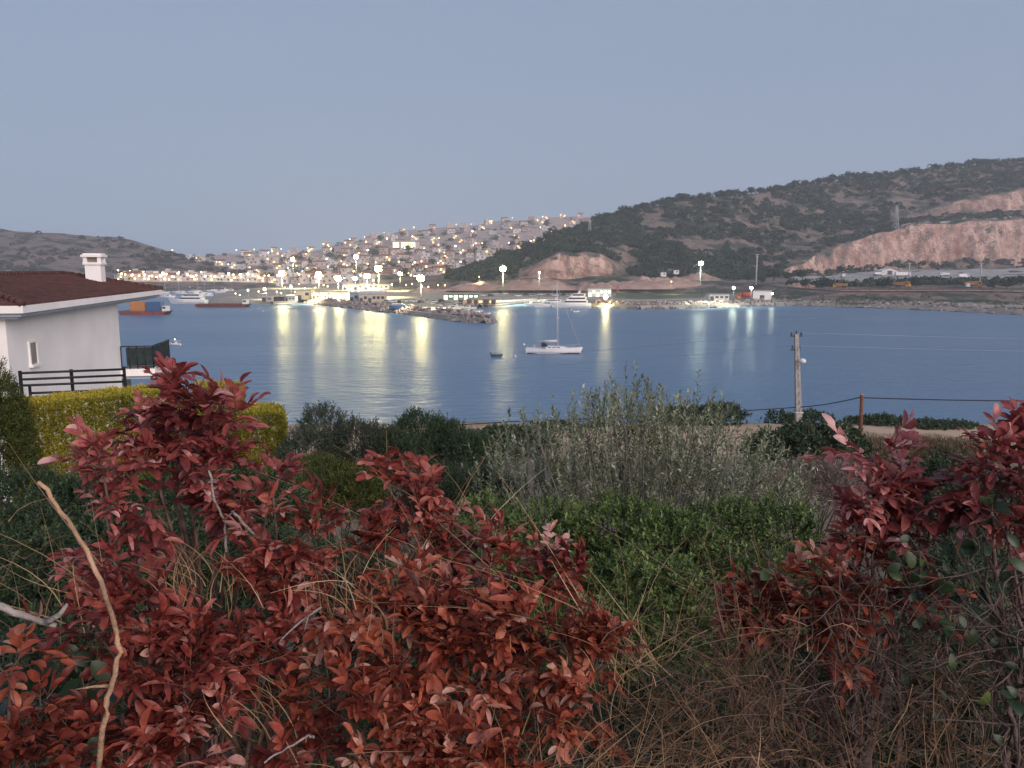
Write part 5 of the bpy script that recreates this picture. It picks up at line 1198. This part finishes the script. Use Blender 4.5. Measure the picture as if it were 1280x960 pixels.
# silvery olive with upright shoots
def olive():
    R = np.random.default_rng(91); c0 = at(800, 600, 10); gz = ground(c0[0], c0[1]); off = np.array([c0[0], c0[1], gz]); root = thing('wild_olive', 'silvery olive shrub with upright shoots in front of the water', 'olive shrub', off)
    sx = [590, 640, 690, 730, 760, 780, 810, 850, 880, 905, 950, 985, 1015]; sy = [590, 555, 540, 525, 505, 490, 495, 515, 515, 535, 565, 590, 620]
    P = []; Dd = []; T = []; st = MB()
    for k in range(1000):
        px = R.normal(795, 100) if R.random() < .75 else R.uniform(595, 1010)
        if not 590 < px < 1015: continue
        D = R.uniform(8.8, 11.2); top = np.interp(px, sx, sy); u = R.random() ** .8; py = top + u * (660 - top) * .85 + R.normal(0, 8) + 14
        p = at(px, py, D); d = np.array([R.normal(0, .22) + (px - 795) / 900, R.normal(0, .2), 1.0]); P.append(p); Dd.append(d); T.append(R.normal(.60, .18))
        if R.random() < .12:
            b = np.array([off[0] + (p[0] - off[0]) * .45, off[1] + (p[1] - off[1]) * .4, gz]); st.tube([b - off, (b * .4 + p * .6) + R.normal(0, .05, 3) - off, p - off, p + _n(d) * .5 - off], .014, .003, 4)
    for px, py, tl in ((783, 480, 0), (871, 470, 0), (831, 478, 0), (634, 512, 0), (660, 505, 0), (770, 500, 0), (800, 492, 0), (855, 497, 0), (893, 508, 0), (740, 505, 0)):
        D = R.uniform(9, 10); p = at(px, py + 52, D); P.append(p); Dd.append(np.array([R.normal(0, .1), 0, 1.0])); T.append(.5); st.tube([np.array([p[0] * .96, p[1], gz + .3]) - off, p - off], .012, .004, 4)
    P = np.array(P); Dd = np.array(Dd); L = sprigs(P, Dd, .50, 20, .072, .026, 52, 'spiral', (0, 0), .28, R=R); L['tint'] = np.clip(np.tile(np.array(T), 20) + R.normal(0, .16, len(L['pos'])), 0, 1); L['pos'] -= off
    leaves_mesh('foliage', L, M_OLIVE, root, 'mid'); st.build('stem', mat('grey_bark', (.20, .18, .155), .9, .2, 8), root)
olive()

# clipped hedges and the conifer at the left edge
def hedge(label, px0, px1, pt0, pt1, D0, D1, depth, seed):
    R = np.random.default_rng(seed); a = at(px0, pt0, D0); b = at(px1, pt1, D1); t = b - a; t[2] = 0; L_ = np.linalg.norm(t); t /= L_; nn = np.array([t[1], -t[0], 0]); P = []; Dd = []; T = []
    zt = lambda s: a[2] + (b[2] - a[2]) * s / L_
    H = 2.2; root = thing('clipped_hedge', label, 'hedge', (a + b) / 2 - np.array([0, 0, H + .3]), 0, 'clipped yellow green hedges'); off = np.array(root.location)
    cell = .030
    for (n_, face) in ((int(L_ * H / cell ** 2 * 1.1), 'f'), (int(L_ * depth / cell ** 2 * .6), 't'), (int(depth * H / cell ** 2 * .5), 'r'), (int(depth * H / cell ** 2 * .4), 'l'), (int(L_ * H / cell ** 2 * .2), 'b')):
        s = R.uniform(0, L_, n_); u = R.uniform(0, depth, n_); h = R.uniform(0, H, n_)
        if face == 'f': u[:] = 0; d = nn
        if face == 'b': u[:] = depth; d = -nn
        if face == 't': h[:] = 0; d = np.array([0, 0, 1.0])
        if face == 'r': s[:] = L_; d = t
        if face == 'l': s[:] = 0; d = -t
        ns = np.array([nz(x * 1.3 + seed, y * 1.3, z * 1.3) + .6 * nz(x * 4, y * 4, z * 4 + seed) for x, y, z in zip(s, u, h)])
        p = a + t * s[:, None] - nn * u[:, None]; p[:, 2] = np.array([zt(q) for q in s]) - h; p = p + d * (ns * .07 - .03 + R.normal(0, .02, n_))[:, None]
        P.append(p); Dd.append(np.tile(d * .9 + np.array([0, 0, .7]), (n_, 1)) + R.normal(0, .4, (n_, 3))); T.append(np.clip((.62 if face == 't' else .40) + .25 * ns + R.normal(0, .12, n_) - 0, 0, 1))  # top face tinted lighter than the sides, bulges lighter than hollows
    P = np.concatenate(P); Dd = np.concatenate(Dd); T = np.concatenate(T); L = sprigs(P, Dd, .09, 6, .065, .028, 48, 'spiral', (0, 0), .35, R=R); L['tint'] = np.clip(np.tile(T, 6) + R.normal(0, .1, len(L['pos'])), 0, 1); L['pos'] -= off
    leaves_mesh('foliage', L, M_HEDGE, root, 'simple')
    st = MB()
    for k in range(int(L_ / .5) + 1):
        q = a + t * min(L_ - .1, .1 + k * .5) - nn * depth / 2 - off; st.tube([(q[0], q[1], -.2), (q[0] + .03, q[1], H * .6), (q[0], q[1], H + .1)], .05, .02, 6)
    st.build('stem', M_BARK, root)
hedge('long clipped yellow green hedge below the black railing', 22, 232, 511, 489, 15.5, 18, 1.0, 101)
hedge('clipped yellow green hedge block just right of the tall red leaves', 246, 304, 489, 489, 18.0, 18.4, 1.1, 102)
hedge('lowest clipped yellow green hedge block at the end of the hedge', 300, 355, 518.5, 518, 17.4, 17.8, 1.1, 103)
dense_shrub('conifer', 'yellowish green conifer cut off by the left edge', 'conifer', [(-12,462,15,34,60),(-6,500,15,40,60)], M_YG, .06, .022, 12, .2, 1.1, (.36, .16), .9, seed=104, cell=.13)

# thin dry grass over the whole slope (nobody could count it)
def slope_grass():
    R = np.random.default_rng(131); n_ = 46000; y = 3.5 + 52 * R.random(n_) ** 1.3; x = R.uniform(-1, 1, n_) * (6 + y * .85)
    dn = np.array([nz(a * .25, b * .25, 7.0) + .5 * nz(a * .9, b * .9, 3.0) for a, b in zip(x, y)]); k = dn > -.12; x, y, dn = x[k], y[k], dn[k]; m_ = len(x)
    pos = np.array([(a, b, ground(a, b) - .01) for a, b in zip(x, y)]); d = np.stack([R.normal(0, .45, m_), R.normal(0, .45, m_), np.ones(m_)], -1); nrm = np.stack([R.normal(0, 1, m_), R.normal(-.6, 1, m_), R.normal(0, .2, m_)], -1); ln = R.uniform(.10, .34, m_)
    o = leaves_mesh('dry_grass', dict(pos=pos, d=d, n=nrm, len=ln, wid=ln * .09, tint=np.clip(.45 + .5 * dn + R.normal(0, .18, m_), 0, 1)), M_DRYG, None, 'simple', True); tag(o, 'thin dry grass growing over the slope between the shrubs', 'grass')
slope_grass()

# ================================================================== foreground red-leaved shrubs
M_RED = leafmat('red_autumn_leaves', [(0, (0.040, 0.011, 0.010)), (.25, (0.108, 0.021, 0.017)), (.5, (0.238, 0.046, 0.037)), (.72, (0.397, 0.096, 0.069)), (.88, (0.532, 0.196, 0.161)), (1, (0.650, 0.373, 0.321))], .42, .34, .4, mottle=55)
M_REDO = leafmat('orange_autumn_leaves', [(0, (0.046, 0.012, 0.009)), (.25, (0.124, 0.027, 0.018)), (.5, (0.271, 0.057, 0.036)), (.75, (0.453, 0.115, 0.060)), (.9, (0.567, 0.233, 0.165)), (1, (0.650, 0.401, 0.321))], .45, .34, .35, mottle=55)
M_REDP = leafmat('rosy_autumn_leaves', [(0, (0.051, 0.012, 0.013)), (.25, (0.137, 0.027, 0.029)), (.55, (0.283, 0.064, 0.059)), (.82, (0.477, 0.138, 0.126)), (1, (0.650, 0.373, 0.350))], .4, .34, .4, mottle=55)
M_TWIG = mat('reddish_grey_twig', (.17, .10, .085), .85, .3, 25)
M_DEAD = mat('dead_tan_stick', (.42, .255, .16), .85, .25, 18, bump=.3)
M_GREYT = mat('dead_grey_twig', (.34, .29, .265), .9, .25, 20, bump=.3)
M_BARE = mat('bare_shrub_bark', (.135, .095, .08), .9, .3, 22, bump=.3)
M_BROWNT = mat('dead_brown_twig', (.15, .09, .06), .9, .3, 25)
M_STRAW = leafmat('dry_straw', [(0, (.12, .065, .035)), (.4, (.30, .185, .10)), (.75, (.48, .33, .20)), (1, (.62, .50, .36))], .7, .15, .2)
def curve3(a, b, bend, n, R):
    a, b = np.array(a, float), np.array(b, float); m1 = a + (b - a) * .35 + R.normal(0, bend, 3); m2 = a + (b - a) * .7 + R.normal(0, bend, 3); ts = np.linspace(0, 1, n)[:, None]
    return (1 - ts) ** 3 * a + 3 * (1 - ts) ** 2 * ts * m1 + 3 * (1 - ts) * ts ** 2 * m2 + ts ** 3 * b
def red_shrub(label, base, clusters, m, seed, group='red leaved shrubs in the foreground', dens=1.0, ll=.045, lw=.0215, tint0=.48, twig_m=None):
    """base (px,py,D); clusters (px, py, D, radius px[, tint])"""
    R = np.random.default_rng(seed); b = at(*base); b[2] = min(b[2], CAMZ - 1.5) ; root = thing('red_leaved_shrub', label, 'shrub', b, 0, group); off = b
    st = MB(); tw = MB(); Ls = []
    for i, cl in enumerate(clusters):
        px, py, D, rp = cl[:4]; py = py + 30 * max(0, min(1, (820 - py) / 120)); tn = (cl[4] if len(cl) > 4 else tint0) + .09; c = at(px, py, D); r = rp * pxm(D) * .72
        j = b + (c - b) * .0 + R.normal(0, .03, 3); path = curve3(j, c, .10 * np.linalg.norm(c - b), 9, R); st.tube([p - off for p in path], .011, .0035, 6)
        nr = max(3, int(dens * 6.5 * (rp / 45) ** 2))
        for k in range(nr):
            d = R.normal(0, 1, 3); d[1] -= .25; d = d / np.linalg.norm(d); rr = r * R.random() ** .45; q = c + d * rr * np.array([1, .9, 1])
            ax = _n(d * .8 + np.array([0, -.12, .45]) + R.normal(0, .3, 3)); s = c + (q - c) * .1 + R.normal(0, .01, 3)
            tw.tube([s - off, (s + q) / 2 + R.normal(0, .008, 3) - off, q - off, q + ax * .03 - off], .0028, .0015, 4)
            nl = int(R.integers(4, 7)); a1 = _n(np.cross(ax, [.2, .3, 1])); a2 = np.cross(ax, a1); pb = []; db = []
            for g in range(nl):
                az = 2.4 * g + R.uniform(0, .6); el = R.uniform(.25, 1.0); pb.append(q + ax * .012 * g); db.append(ax * math.cos(el) + (a1 * math.cos(az) + a2 * math.sin(az)) * math.sin(el))
            tt = np.clip(tn + R.normal(0, .15), 0, 1); n_ = int(R.choice([5, 7, 7, 9])); sc = R.uniform(.8, 1.15)
            s_ = sprigs(np.array(pb), np.array(db), .082 * sc, n_, ll * sc, lw * sc, 46, 'pinnate', (tt, .09), .24, .2, .12, .26, .15, R=R); Ls.append(s_)
            for p0, d0 in zip(pb, db): tw.tube([p0 - off, p0 + _n(np.array(d0)) * .10 * sc - np.array([0, 0, .01]) - off], .0012, .0007, 3)
    L = cat_leaves(Ls); L['pos'] = L['pos'] - off; leaves_mesh('foliage', L, m, root, 'fine'); st.build('branch', M_TWIG, root); tw.build('twig', M_TWIG, root)
    return root
red_shrub('tall rosy red shrub in front of the hedge and house, its tip against the bay', (250, 1010, 2.5),
  [(238,480,2.35,26,.55),(225,510,2.3,34,.5),(270,500,2.35,22,.5),(190,530,2.3,34,.45),(235,555,2.3,44,.48),(165,560,2.25,36,.5),(280,560,2.35,36,.45),(130,565,2.2,26,.7),(305,585,2.35,30,.42),(185,600,2.3,40,.42),(240,610,2.35,26,.42),(140,660,2.2,34,.6),(160,690,2.15,36,.55),(130,600,2.2,18,.55),(215,470,2.35,18,.4),(340,575,2.4,16,.5)], M_REDP, 201, dens=1.05)
red_shrub('broad deep red shrub spreading through the lower left of the foreground', (330, 1060, 2.2),
  [(330,640,2.2,44,.48),(390,640,2.25,46,.46),(440,660,2.25,40,.42),(350,700,2.15,48,.46),(420,715,2.15,46,.46),(320,750,2.1,44,.5),(390,760,2.1,40,.42),(160,760,1.95,40,.45),(120,780,1.95,34,.45),(210,780,2.0,44,.42),(180,830,1.9,44,.5),(250,830,1.95,44,.45),(300,840,2.0,44,.36),(230,880,1.85,42,.6),(160,900,1.85,44,.35),(270,920,1.85,44,.55),(340,900,1.95,44,.4),(110,940,1.8,44,.3),(200,950,1.8,44,.4),(370,950,1.85,40,.45),(345,795,2.05,40,.42)], M_RED, 202, dens=.82)
red_shrub('red shrub with upright tips in the middle of the foreground', (560, 1060, 2.2),
  [(490,585,2.4,24,.58),(500,620,2.35,28,.5),(540,572,2.4,24,.52),(530,620,2.35,34,.5),(550,650,2.35,30,.46),(520,655,2.3,22,.42),(600,700,2.2,30,.6),(590,735,2.15,34,.52),(640,670,2.25,20,.5),(650,700,2.2,24,.45),(725,715,2.15,22,.6),(690,680,2.25,12,.62),(530,700,2.2,18,.5)], M_RED, 203, dens=1.0)
red_shrub('wide brick red shrub filling the bottom middle of the foreground', (560, 1100, 1.9),
  [(480,720,2.1,38,.5),(530,730,2.1,34,.46),(560,790,2.0,44,.5),(610,780,2.0,40,.55),(660,770,2.0,40,.5),(700,800,2.0,40,.48),(640,830,1.95,44,.5),(720,850,1.95,36,.5),(580,850,1.9,44,.46),(500,830,1.95,40,.45),(450,780,2.05,36,.5),(740,880,1.9,34,.5),(480,880,1.85,40,.6),(530,920,1.8,44,.62),(460,940,1.75,42,.66),(600,920,1.8,42,.5),(680,900,1.85,40,.42),(660,950,1.75,44,.4),(560,965,1.7,44,.6),(420,870,1.9,34,.45),(760,830,2.0,22,.5)], M_REDO, 204, dens=.85)
red_shrub('rosy red shrub leaning over the dark bush at the right', (1085, 1010, 2.1),
  [(1092,545,2.1,24,.72),(1110,570,2.1,30,.68),(1078,590,2.1,30,.62),(1140,595,2.1,30,.62),(1165,605,2.1,22,.58),(1100,640,2.15,30,.46),(1050,635,2.15,22,.62)], M_REDP, 205, dens=1.25)
red_shrub('orange red sprays on the bare twigs under the right shrub', (1050, 1030, 2.0),
  [(1070,670,2.1,26,.6),(1110,680,2.1,28,.5),(1045,700,2.05,26,.5),(1090,715,2.05,28,.42),(1010,720,2.05,22,.62),(960,730,2.1,24,.35),(985,770,2.0,30,.35),(1010,790,2.0,24,.5),(940,760,2.05,20,.3),(1130,720,2.05,22,.3)], M_REDO, 206, dens=.8)
red_shrub('dusky red shrub cut off by the right edge', (1290, 1000, 2.0),
  [(1255,545,2.0,24,.5),(1272,556,2.0,26,.5),(1240,570,2.0,26,.55),(1285,580,1.95,34,.45),(1255,610,1.95,26,.4),(1290,640,1.9,30,.3),(1275,525,2.05,14,.5)], M_REDP, 207, dens=1.0)
red_shrub('small orange red shrub in the bottom left corner', (20, 1060, 1.7),
  [(15,838,1.75,28,.5),(30,905,1.7,30,.45),(5,940,1.65,36,.45),(60,950,1.65,26,.35)], M_REDO, 208, dens=.8)

# bare sticks
def stick(label, pts, D, r0, r1, m, side=(), name='dead_branch'):
    R = np.random.default_rng(abs(hash(label)) % 1000 if False else len(label)); P = [at(x, y, D + R.normal(0, .015)) for x, y in pts]; root = thing(name, label, 'branch', P[-1]); off = P[-1]
    Q = []
    for a, b in zip(P[:-1], P[1:]):
        for k in range(4): Q.append(a + (b - a) * k / 4 + R.normal(0, .0015, 3))
    Q.append(P[-1]); mb = MB(); mb.tube([q - off for q in Q], r1, r0, 8)
    for k in range(0, len(Q), 5): mb.ball(Q[k] - off, (r1 + (r0 - r1) * k / len(Q)) * 1.12, 7, 4)
    mb.build('stem', m, root)
    for s in side:
        t = MB(); S_ = [at(x, y, D) - off for x, y in s]; t.tube(S_, r1 * .9, r1 * .35, 6); t.build('side_twig', m, root)
stick('long crooked tan dead branch standing at the left', [(51,604),(75,640),(108,688),(130,740),(146,790),(150,815),(141,852),(131,892),(122,965)], 1.55, .0062, .0044, M_DEAD, [[(140,857),(118,858),(94,862)]])
stick('short broken grey stick entering from the left edge', [(-30,748),(0,758),(36,772),(70,782)], 1.7, .006, .010, M_GREYT, [[(58,778),(75,768),(84,755)]])
stick('thin grey twig lying between the red leaves at the left', [(290,640),(306,656),(318,668)], 2.0, .003, .004, M_GREYT)
stick('slanting grey twig under the left red leaves', [(400,760),(370,782),(348,804)], 1.9, .002, .003, M_GREYT, [[(385,771),(380,790)]])
stick('pale fork of a dead branch inside the tall left shrub', [(262,590),(268,625),(280,650),(283,690)], 2.15, .004, .003, M_GREYT, [[(270,630),(255,612)], [(280,650),(300,632)]])
stick('curved grey twig at the bottom left', [(330,952),(360,935),(385,920),(392,922)], 1.75, .0035, .0022, M_GREYT)
def bare_shrub(label, base, tops, m, seed, r=.011):
    R = np.random.default_rng(seed); r = r * .8; b = at(*base); root = thing('bare_shrub', label, 'shrub', b, 0); mb = MB(); off = b; fine = MB()
    for (px, py, D) in tops:
        e = at(px, py, D); path = curve3(b, e, .06 * np.linalg.norm(e - b), 14, R); path[1:-1] += R.normal(0, .011, (12, 3)); mb.tube([p - off for p in path], r, r * .3, 6)
        for k in range(18):
            i = int(R.integers(3, 13)); p = path[i]; d = _n(R.normal(0, 1, 3) + np.array([0, 0, .6])); L = R.uniform(.05, .30); q = p + d * L + R.normal(0, .03, 3); cv = curve3(p, q, .22 * L, 7, R); mid = cv[3]; fine.tube(cv - off, r * .26, r * .08, 4)
            for g in range(2):
                d2 = _n(d + R.normal(0, .7, 3)); fine.tube(curve3(mid, mid + d2 * L * .6, .12 * L, 5, R) - off, r * .15, r * .06, 3)
    mb.build('branch', m, root); fine.build('twig', m, root)
bare_shrub('bare grey forked shrub under the orange sprays at right', (1078, 975, 1.9), [(1050,735,1.95),(1095,720,2.0),(1060,790,1.85),(1030,770,1.9),(1100,800,1.9)], M_BARE, 301)
bare_shrub('pale bare stems rising at the right edge', (1262, 990, 1.75), [(1232,690,1.85),(1262,660,1.8),(1215,720,1.85),(1245,760,1.8),(1285,740,1.75)], M_BARE, 302, .010)
bare_shrub('bare brown stems among the vines near the right edge', (1190, 1000, 2.0), [(1170,760,2.05),(1150,820,2.0),(1200,800,2.0),(1120,840,2.0)], M_BROWNT, 303, .008)
bare_shrub('bare reddish stems in the lower middle right', (960, 990, 1.95), [(930,850,2.0),(900,800,2.1),(985,820,2.0),(1010,860,1.95),(870,870,2.0)], M_TWIG, 304, .007)
bare_shrub('crooked brown stems spreading low at the bottom right of the green bank', (905, 1000, 1.8), [(860,860,1.85),(940,800,1.85),(985,880,1.8),(1000,760,1.9),(830,900,1.8),(920,740,1.95)], M_BROWNT, 306, .007)
bare_shrub('bare brown stems between the left and middle red shrubs', (430, 1000, 2.1), [(400,780,2.2),(440,800,2.2),(465,740,2.3),(420,700,2.4)], M_BROWNT, 305, .008)

# dry grass: tufts of straw
def tuft(label, px, py, D, n_, L0, spread, seed, tint=(.5, .2), lean=(0, 0), wd=.0035, down=.0):
    R = np.random.default_rng(seed); b = at(px, py, D); root = thing('dry_grass_tuft', label, 'grass tuft', b); V = []; Fq = []; T = []
    for k in range(n_):
        az = R.uniform(0, 6.28); e = R.normal(0, spread); d = _n(np.array([math.cos(az) * e + lean[0], math.sin(az) * e * .8 + lean[1], 1.0])); L = L0 * R.uniform(.45, 1.15); p = R.normal(0, .03 + .05 * min(spread, 1.2), 3) * np.array([1.6, 1, .7]); K = 7; side = _n(np.cross(d, R.normal(0, 1, 3))); o_ = len(V); tn = np.clip(R.normal(*tint), 0, 1)
        bend = R.normal(0, .75, 3); bend[2] = -abs(bend[2]) * .6 - down
        for i in range(K):
            u = i / (K - 1); q = p + d * L * u + bend * L * .5 * u * u; w_ = wd * (1 - .8 * u) * .5; V += [q - side * w_, q + side * w_]; T += [tn, tn]
        for i in range(K - 1): Fq.append((o_ + 2 * i, o_ + 2 * i + 1, o_ + 2 * i + 3, o_ + 2 * i + 2))
    o = np_mesh('blades', np.array(V), [np.array(Fq)], M_STRAW, root, True, np.array(T)); return root
tuft('orange brown tuft of dry grass inside the tall left shrub', 245, 745, 2.08, 120, .18, .6, 401, (.42, .2), wd=.0028)
tuft('pale hay like tuft between the left and middle red shrubs', 472, 770, 2.12, 130, .28, .6, 402, (.62, .2))
tuft('tall thin straw stalks among the middle red tips', 545, 760, 2.35, 70, .55, .35, 403, (.6, .2), wd=.004)
tuft('bushy dry tuft at the right end of the middle red shrub', 745, 820, 2.05, 190, .20, .75, 404, (.52, .16), wd=.003)
tuft('long straw stalks leaning right above the middle red shrub', 760, 830, 2.1, 26, .62, .5, 405, (.6, .18), (-.55, 0), wd=.004)
tuft('dry grass sprawling in the bottom middle right', 850, 930, 1.9, 80, .28, 1.1, 406, (.22, .16), (.2, -.1))
tuft('pale dry grass arching at the bottom right of the red shrub', 800, 985, 1.7, 80, .30, .9, 407, (.35, .18), (.5, 0), down=.3)
tuft('straw tangle under the bare shrub at right', 1010, 940, 1.95, 90, .30, 1.1, 408, (.2, .14), (-.3, 0))
tuft('dry straw under the broad left shrub', 330, 900, 1.95, 110, .26, .8, 409, (.42, .16), (-.3, 0))
tuft('dry grass at the bottom middle below the brick red shrub', 690, 985, 1.75, 120, .28, 1.0, 410, (.3, .16))
tuft('thin green yellow stalks in front of the left dark thicket', 110, 760, 2.0, 26, .42, .9, 411, (.5, .2), (-.6, 0), wd=.003)
tuft('fine dry stalks rising before the green bank at right', 1010, 830, 2.1, 22, .55, .5, 412, (.5, .2), (-.5, 0), wd=.0035)
tuft('dry grass at the foot of the far right stems', 1200, 980, 1.75, 70, .30, 1.0, 413, (.15, .12))

# climbing vine with heart shaped leaves
M_VINE = leafmat('vine_leaves', [(0, (.012, .026, .012)), (.5, (.028, .055, .022)), (.85, (.06, .10, .03)), (1, (.15, .17, .04))], .4, .2, .4)
def vine(label, pts, seed, tint=.36, ln=.040):
    R = np.random.default_rng(seed); root = None; P = []; mb = MB(); 
    c = at(*pts[0][:3]); root = thing('climbing_vine', label, 'vine', c); Ls = []
    prev = None
    for q in pts:
        p = at(*q[:3])
        if prev is not None: mb.tube([x - c for x in curve3(prev, p, .03, 8, R)], .003, .002, 5)
        prev = p
        k = 8; r = (q[3] if len(q) > 3 else 40) * pxm(q[2])
        pos = p + R.normal(0, .5, (k, 3)) * r; d = np.stack([R.normal(0, .6, k), R.normal(-.3, .4, k), R.normal(-.5, .4, k)], -1); n_ = np.stack([R.normal(0, .5, k), R.normal(-.8, .3, k), R.normal(.6, .3, k)], -1)
        l = ln * R.uniform(.7, 1.3, k); Ls.append(dict(pos=pos - c, d=d, n=n_, len=l, wid=l * .66, tint=np.clip(R.normal(tint, .22, k), 0, 1), curl=R.uniform(.3, 1.6, k), fold=R.uniform(.2, .8, k)))
        for a in pos: mb.tube([p - c, a - c], .0015, .001, 4)
    leaves_mesh('foliage', cat_leaves(Ls), M_VINE, root, 'fine'); mb.build('stem', M_TWIG, root)
vine('green vine with broad leaves climbing at the right below the red shrub', [(1150,690,1.95,50),(1140,740,1.95,50),(1170,780,1.9,50),(1130,800,1.95,50),(1200,720,1.9,50),(1210,770,1.85,50),(1180,840,1.85,50)], 501, .5)
vine('dark vine leaves beside the right edge', [(1240,640,1.9,44),(1260,690,1.85,44),(1230,740,1.85,46),(1270,790,1.8,46),(1240,860,1.75,46)], 502, .3)
vine('large dark green leaves low at the left edge', [(30,800,1.9,50),(80,830,1.9,50),(60,870,1.85,55),(110,880,1.85,50),(20,870,1.85,50),(90,920,1.8,50)], 503, .18, .055)
vine('few yellow green leaves on the twigs below the green bank', [(1000,800,2.0,30),(960,700,2.1,24)], 504, .85, .045)

# tangle of fine dead twigs under the shrubs (nobody could count them)
def tangle():
    R = np.random.default_rng(601); mb = MB()
    for (x0, x1, y0, y1, D0, D1, n_) in ((770, 1290, 770, 975, 1.75, 2.7, 620), (90, 780, 770, 975, 1.9, 2.6, 420), (860, 1120, 700, 800, 2.0, 2.5, 110), (380, 560, 640, 760, 2.3, 2.7, 90), (-10, 120, 640, 960, 1.9, 2.6, 70)):
        for k in range(n_):
            p = at(R.uniform(x0, x1), R.uniform(y0, y1), R.uniform(D0, D1)); d = _n(R.normal(0, 1, 3) * np.array([1, .6, .9])); L = R.uniform(.08, .3); q = p + d * L; pts = curve3(p, q, .03, 5, R); mb.tube(pts, R.uniform(.0008, .0022), .0006, 3, int(R.random() < .22))
    o = mb.build('twig_tangle', [M_BROWNT, mat('tan_twig', (.30, .19, .12), .9, .3, 25)]); o['kind'] = 'stuff'; tag(o, 'tangle of fine dead twigs under the foreground shrubs', 'twigs')
tangle()

# ================================================================== evening air
def haze():
    mb = MB(); mb.box((0, 1050, 130), (5200, 2500, 330)); m = bpy.data.materials.new('evening_air'); m.use_nodes = True; n = m.node_tree; n.nodes.clear()
    o = n.nodes.new('ShaderNodeOutputMaterial'); v = n.nodes.new('ShaderNodeVolumePrincipled'); v.inputs['Color'].default_value = (.93, .96, 1.0, 1); v.inputs['Density'].default_value = .00022; v.inputs['Anisotropy'].default_value = .2
    n.links.new(v.outputs[0], o.inputs['Volume']); ob = mb.build('haze', m); ob['kind'] = 'stuff'
haze()
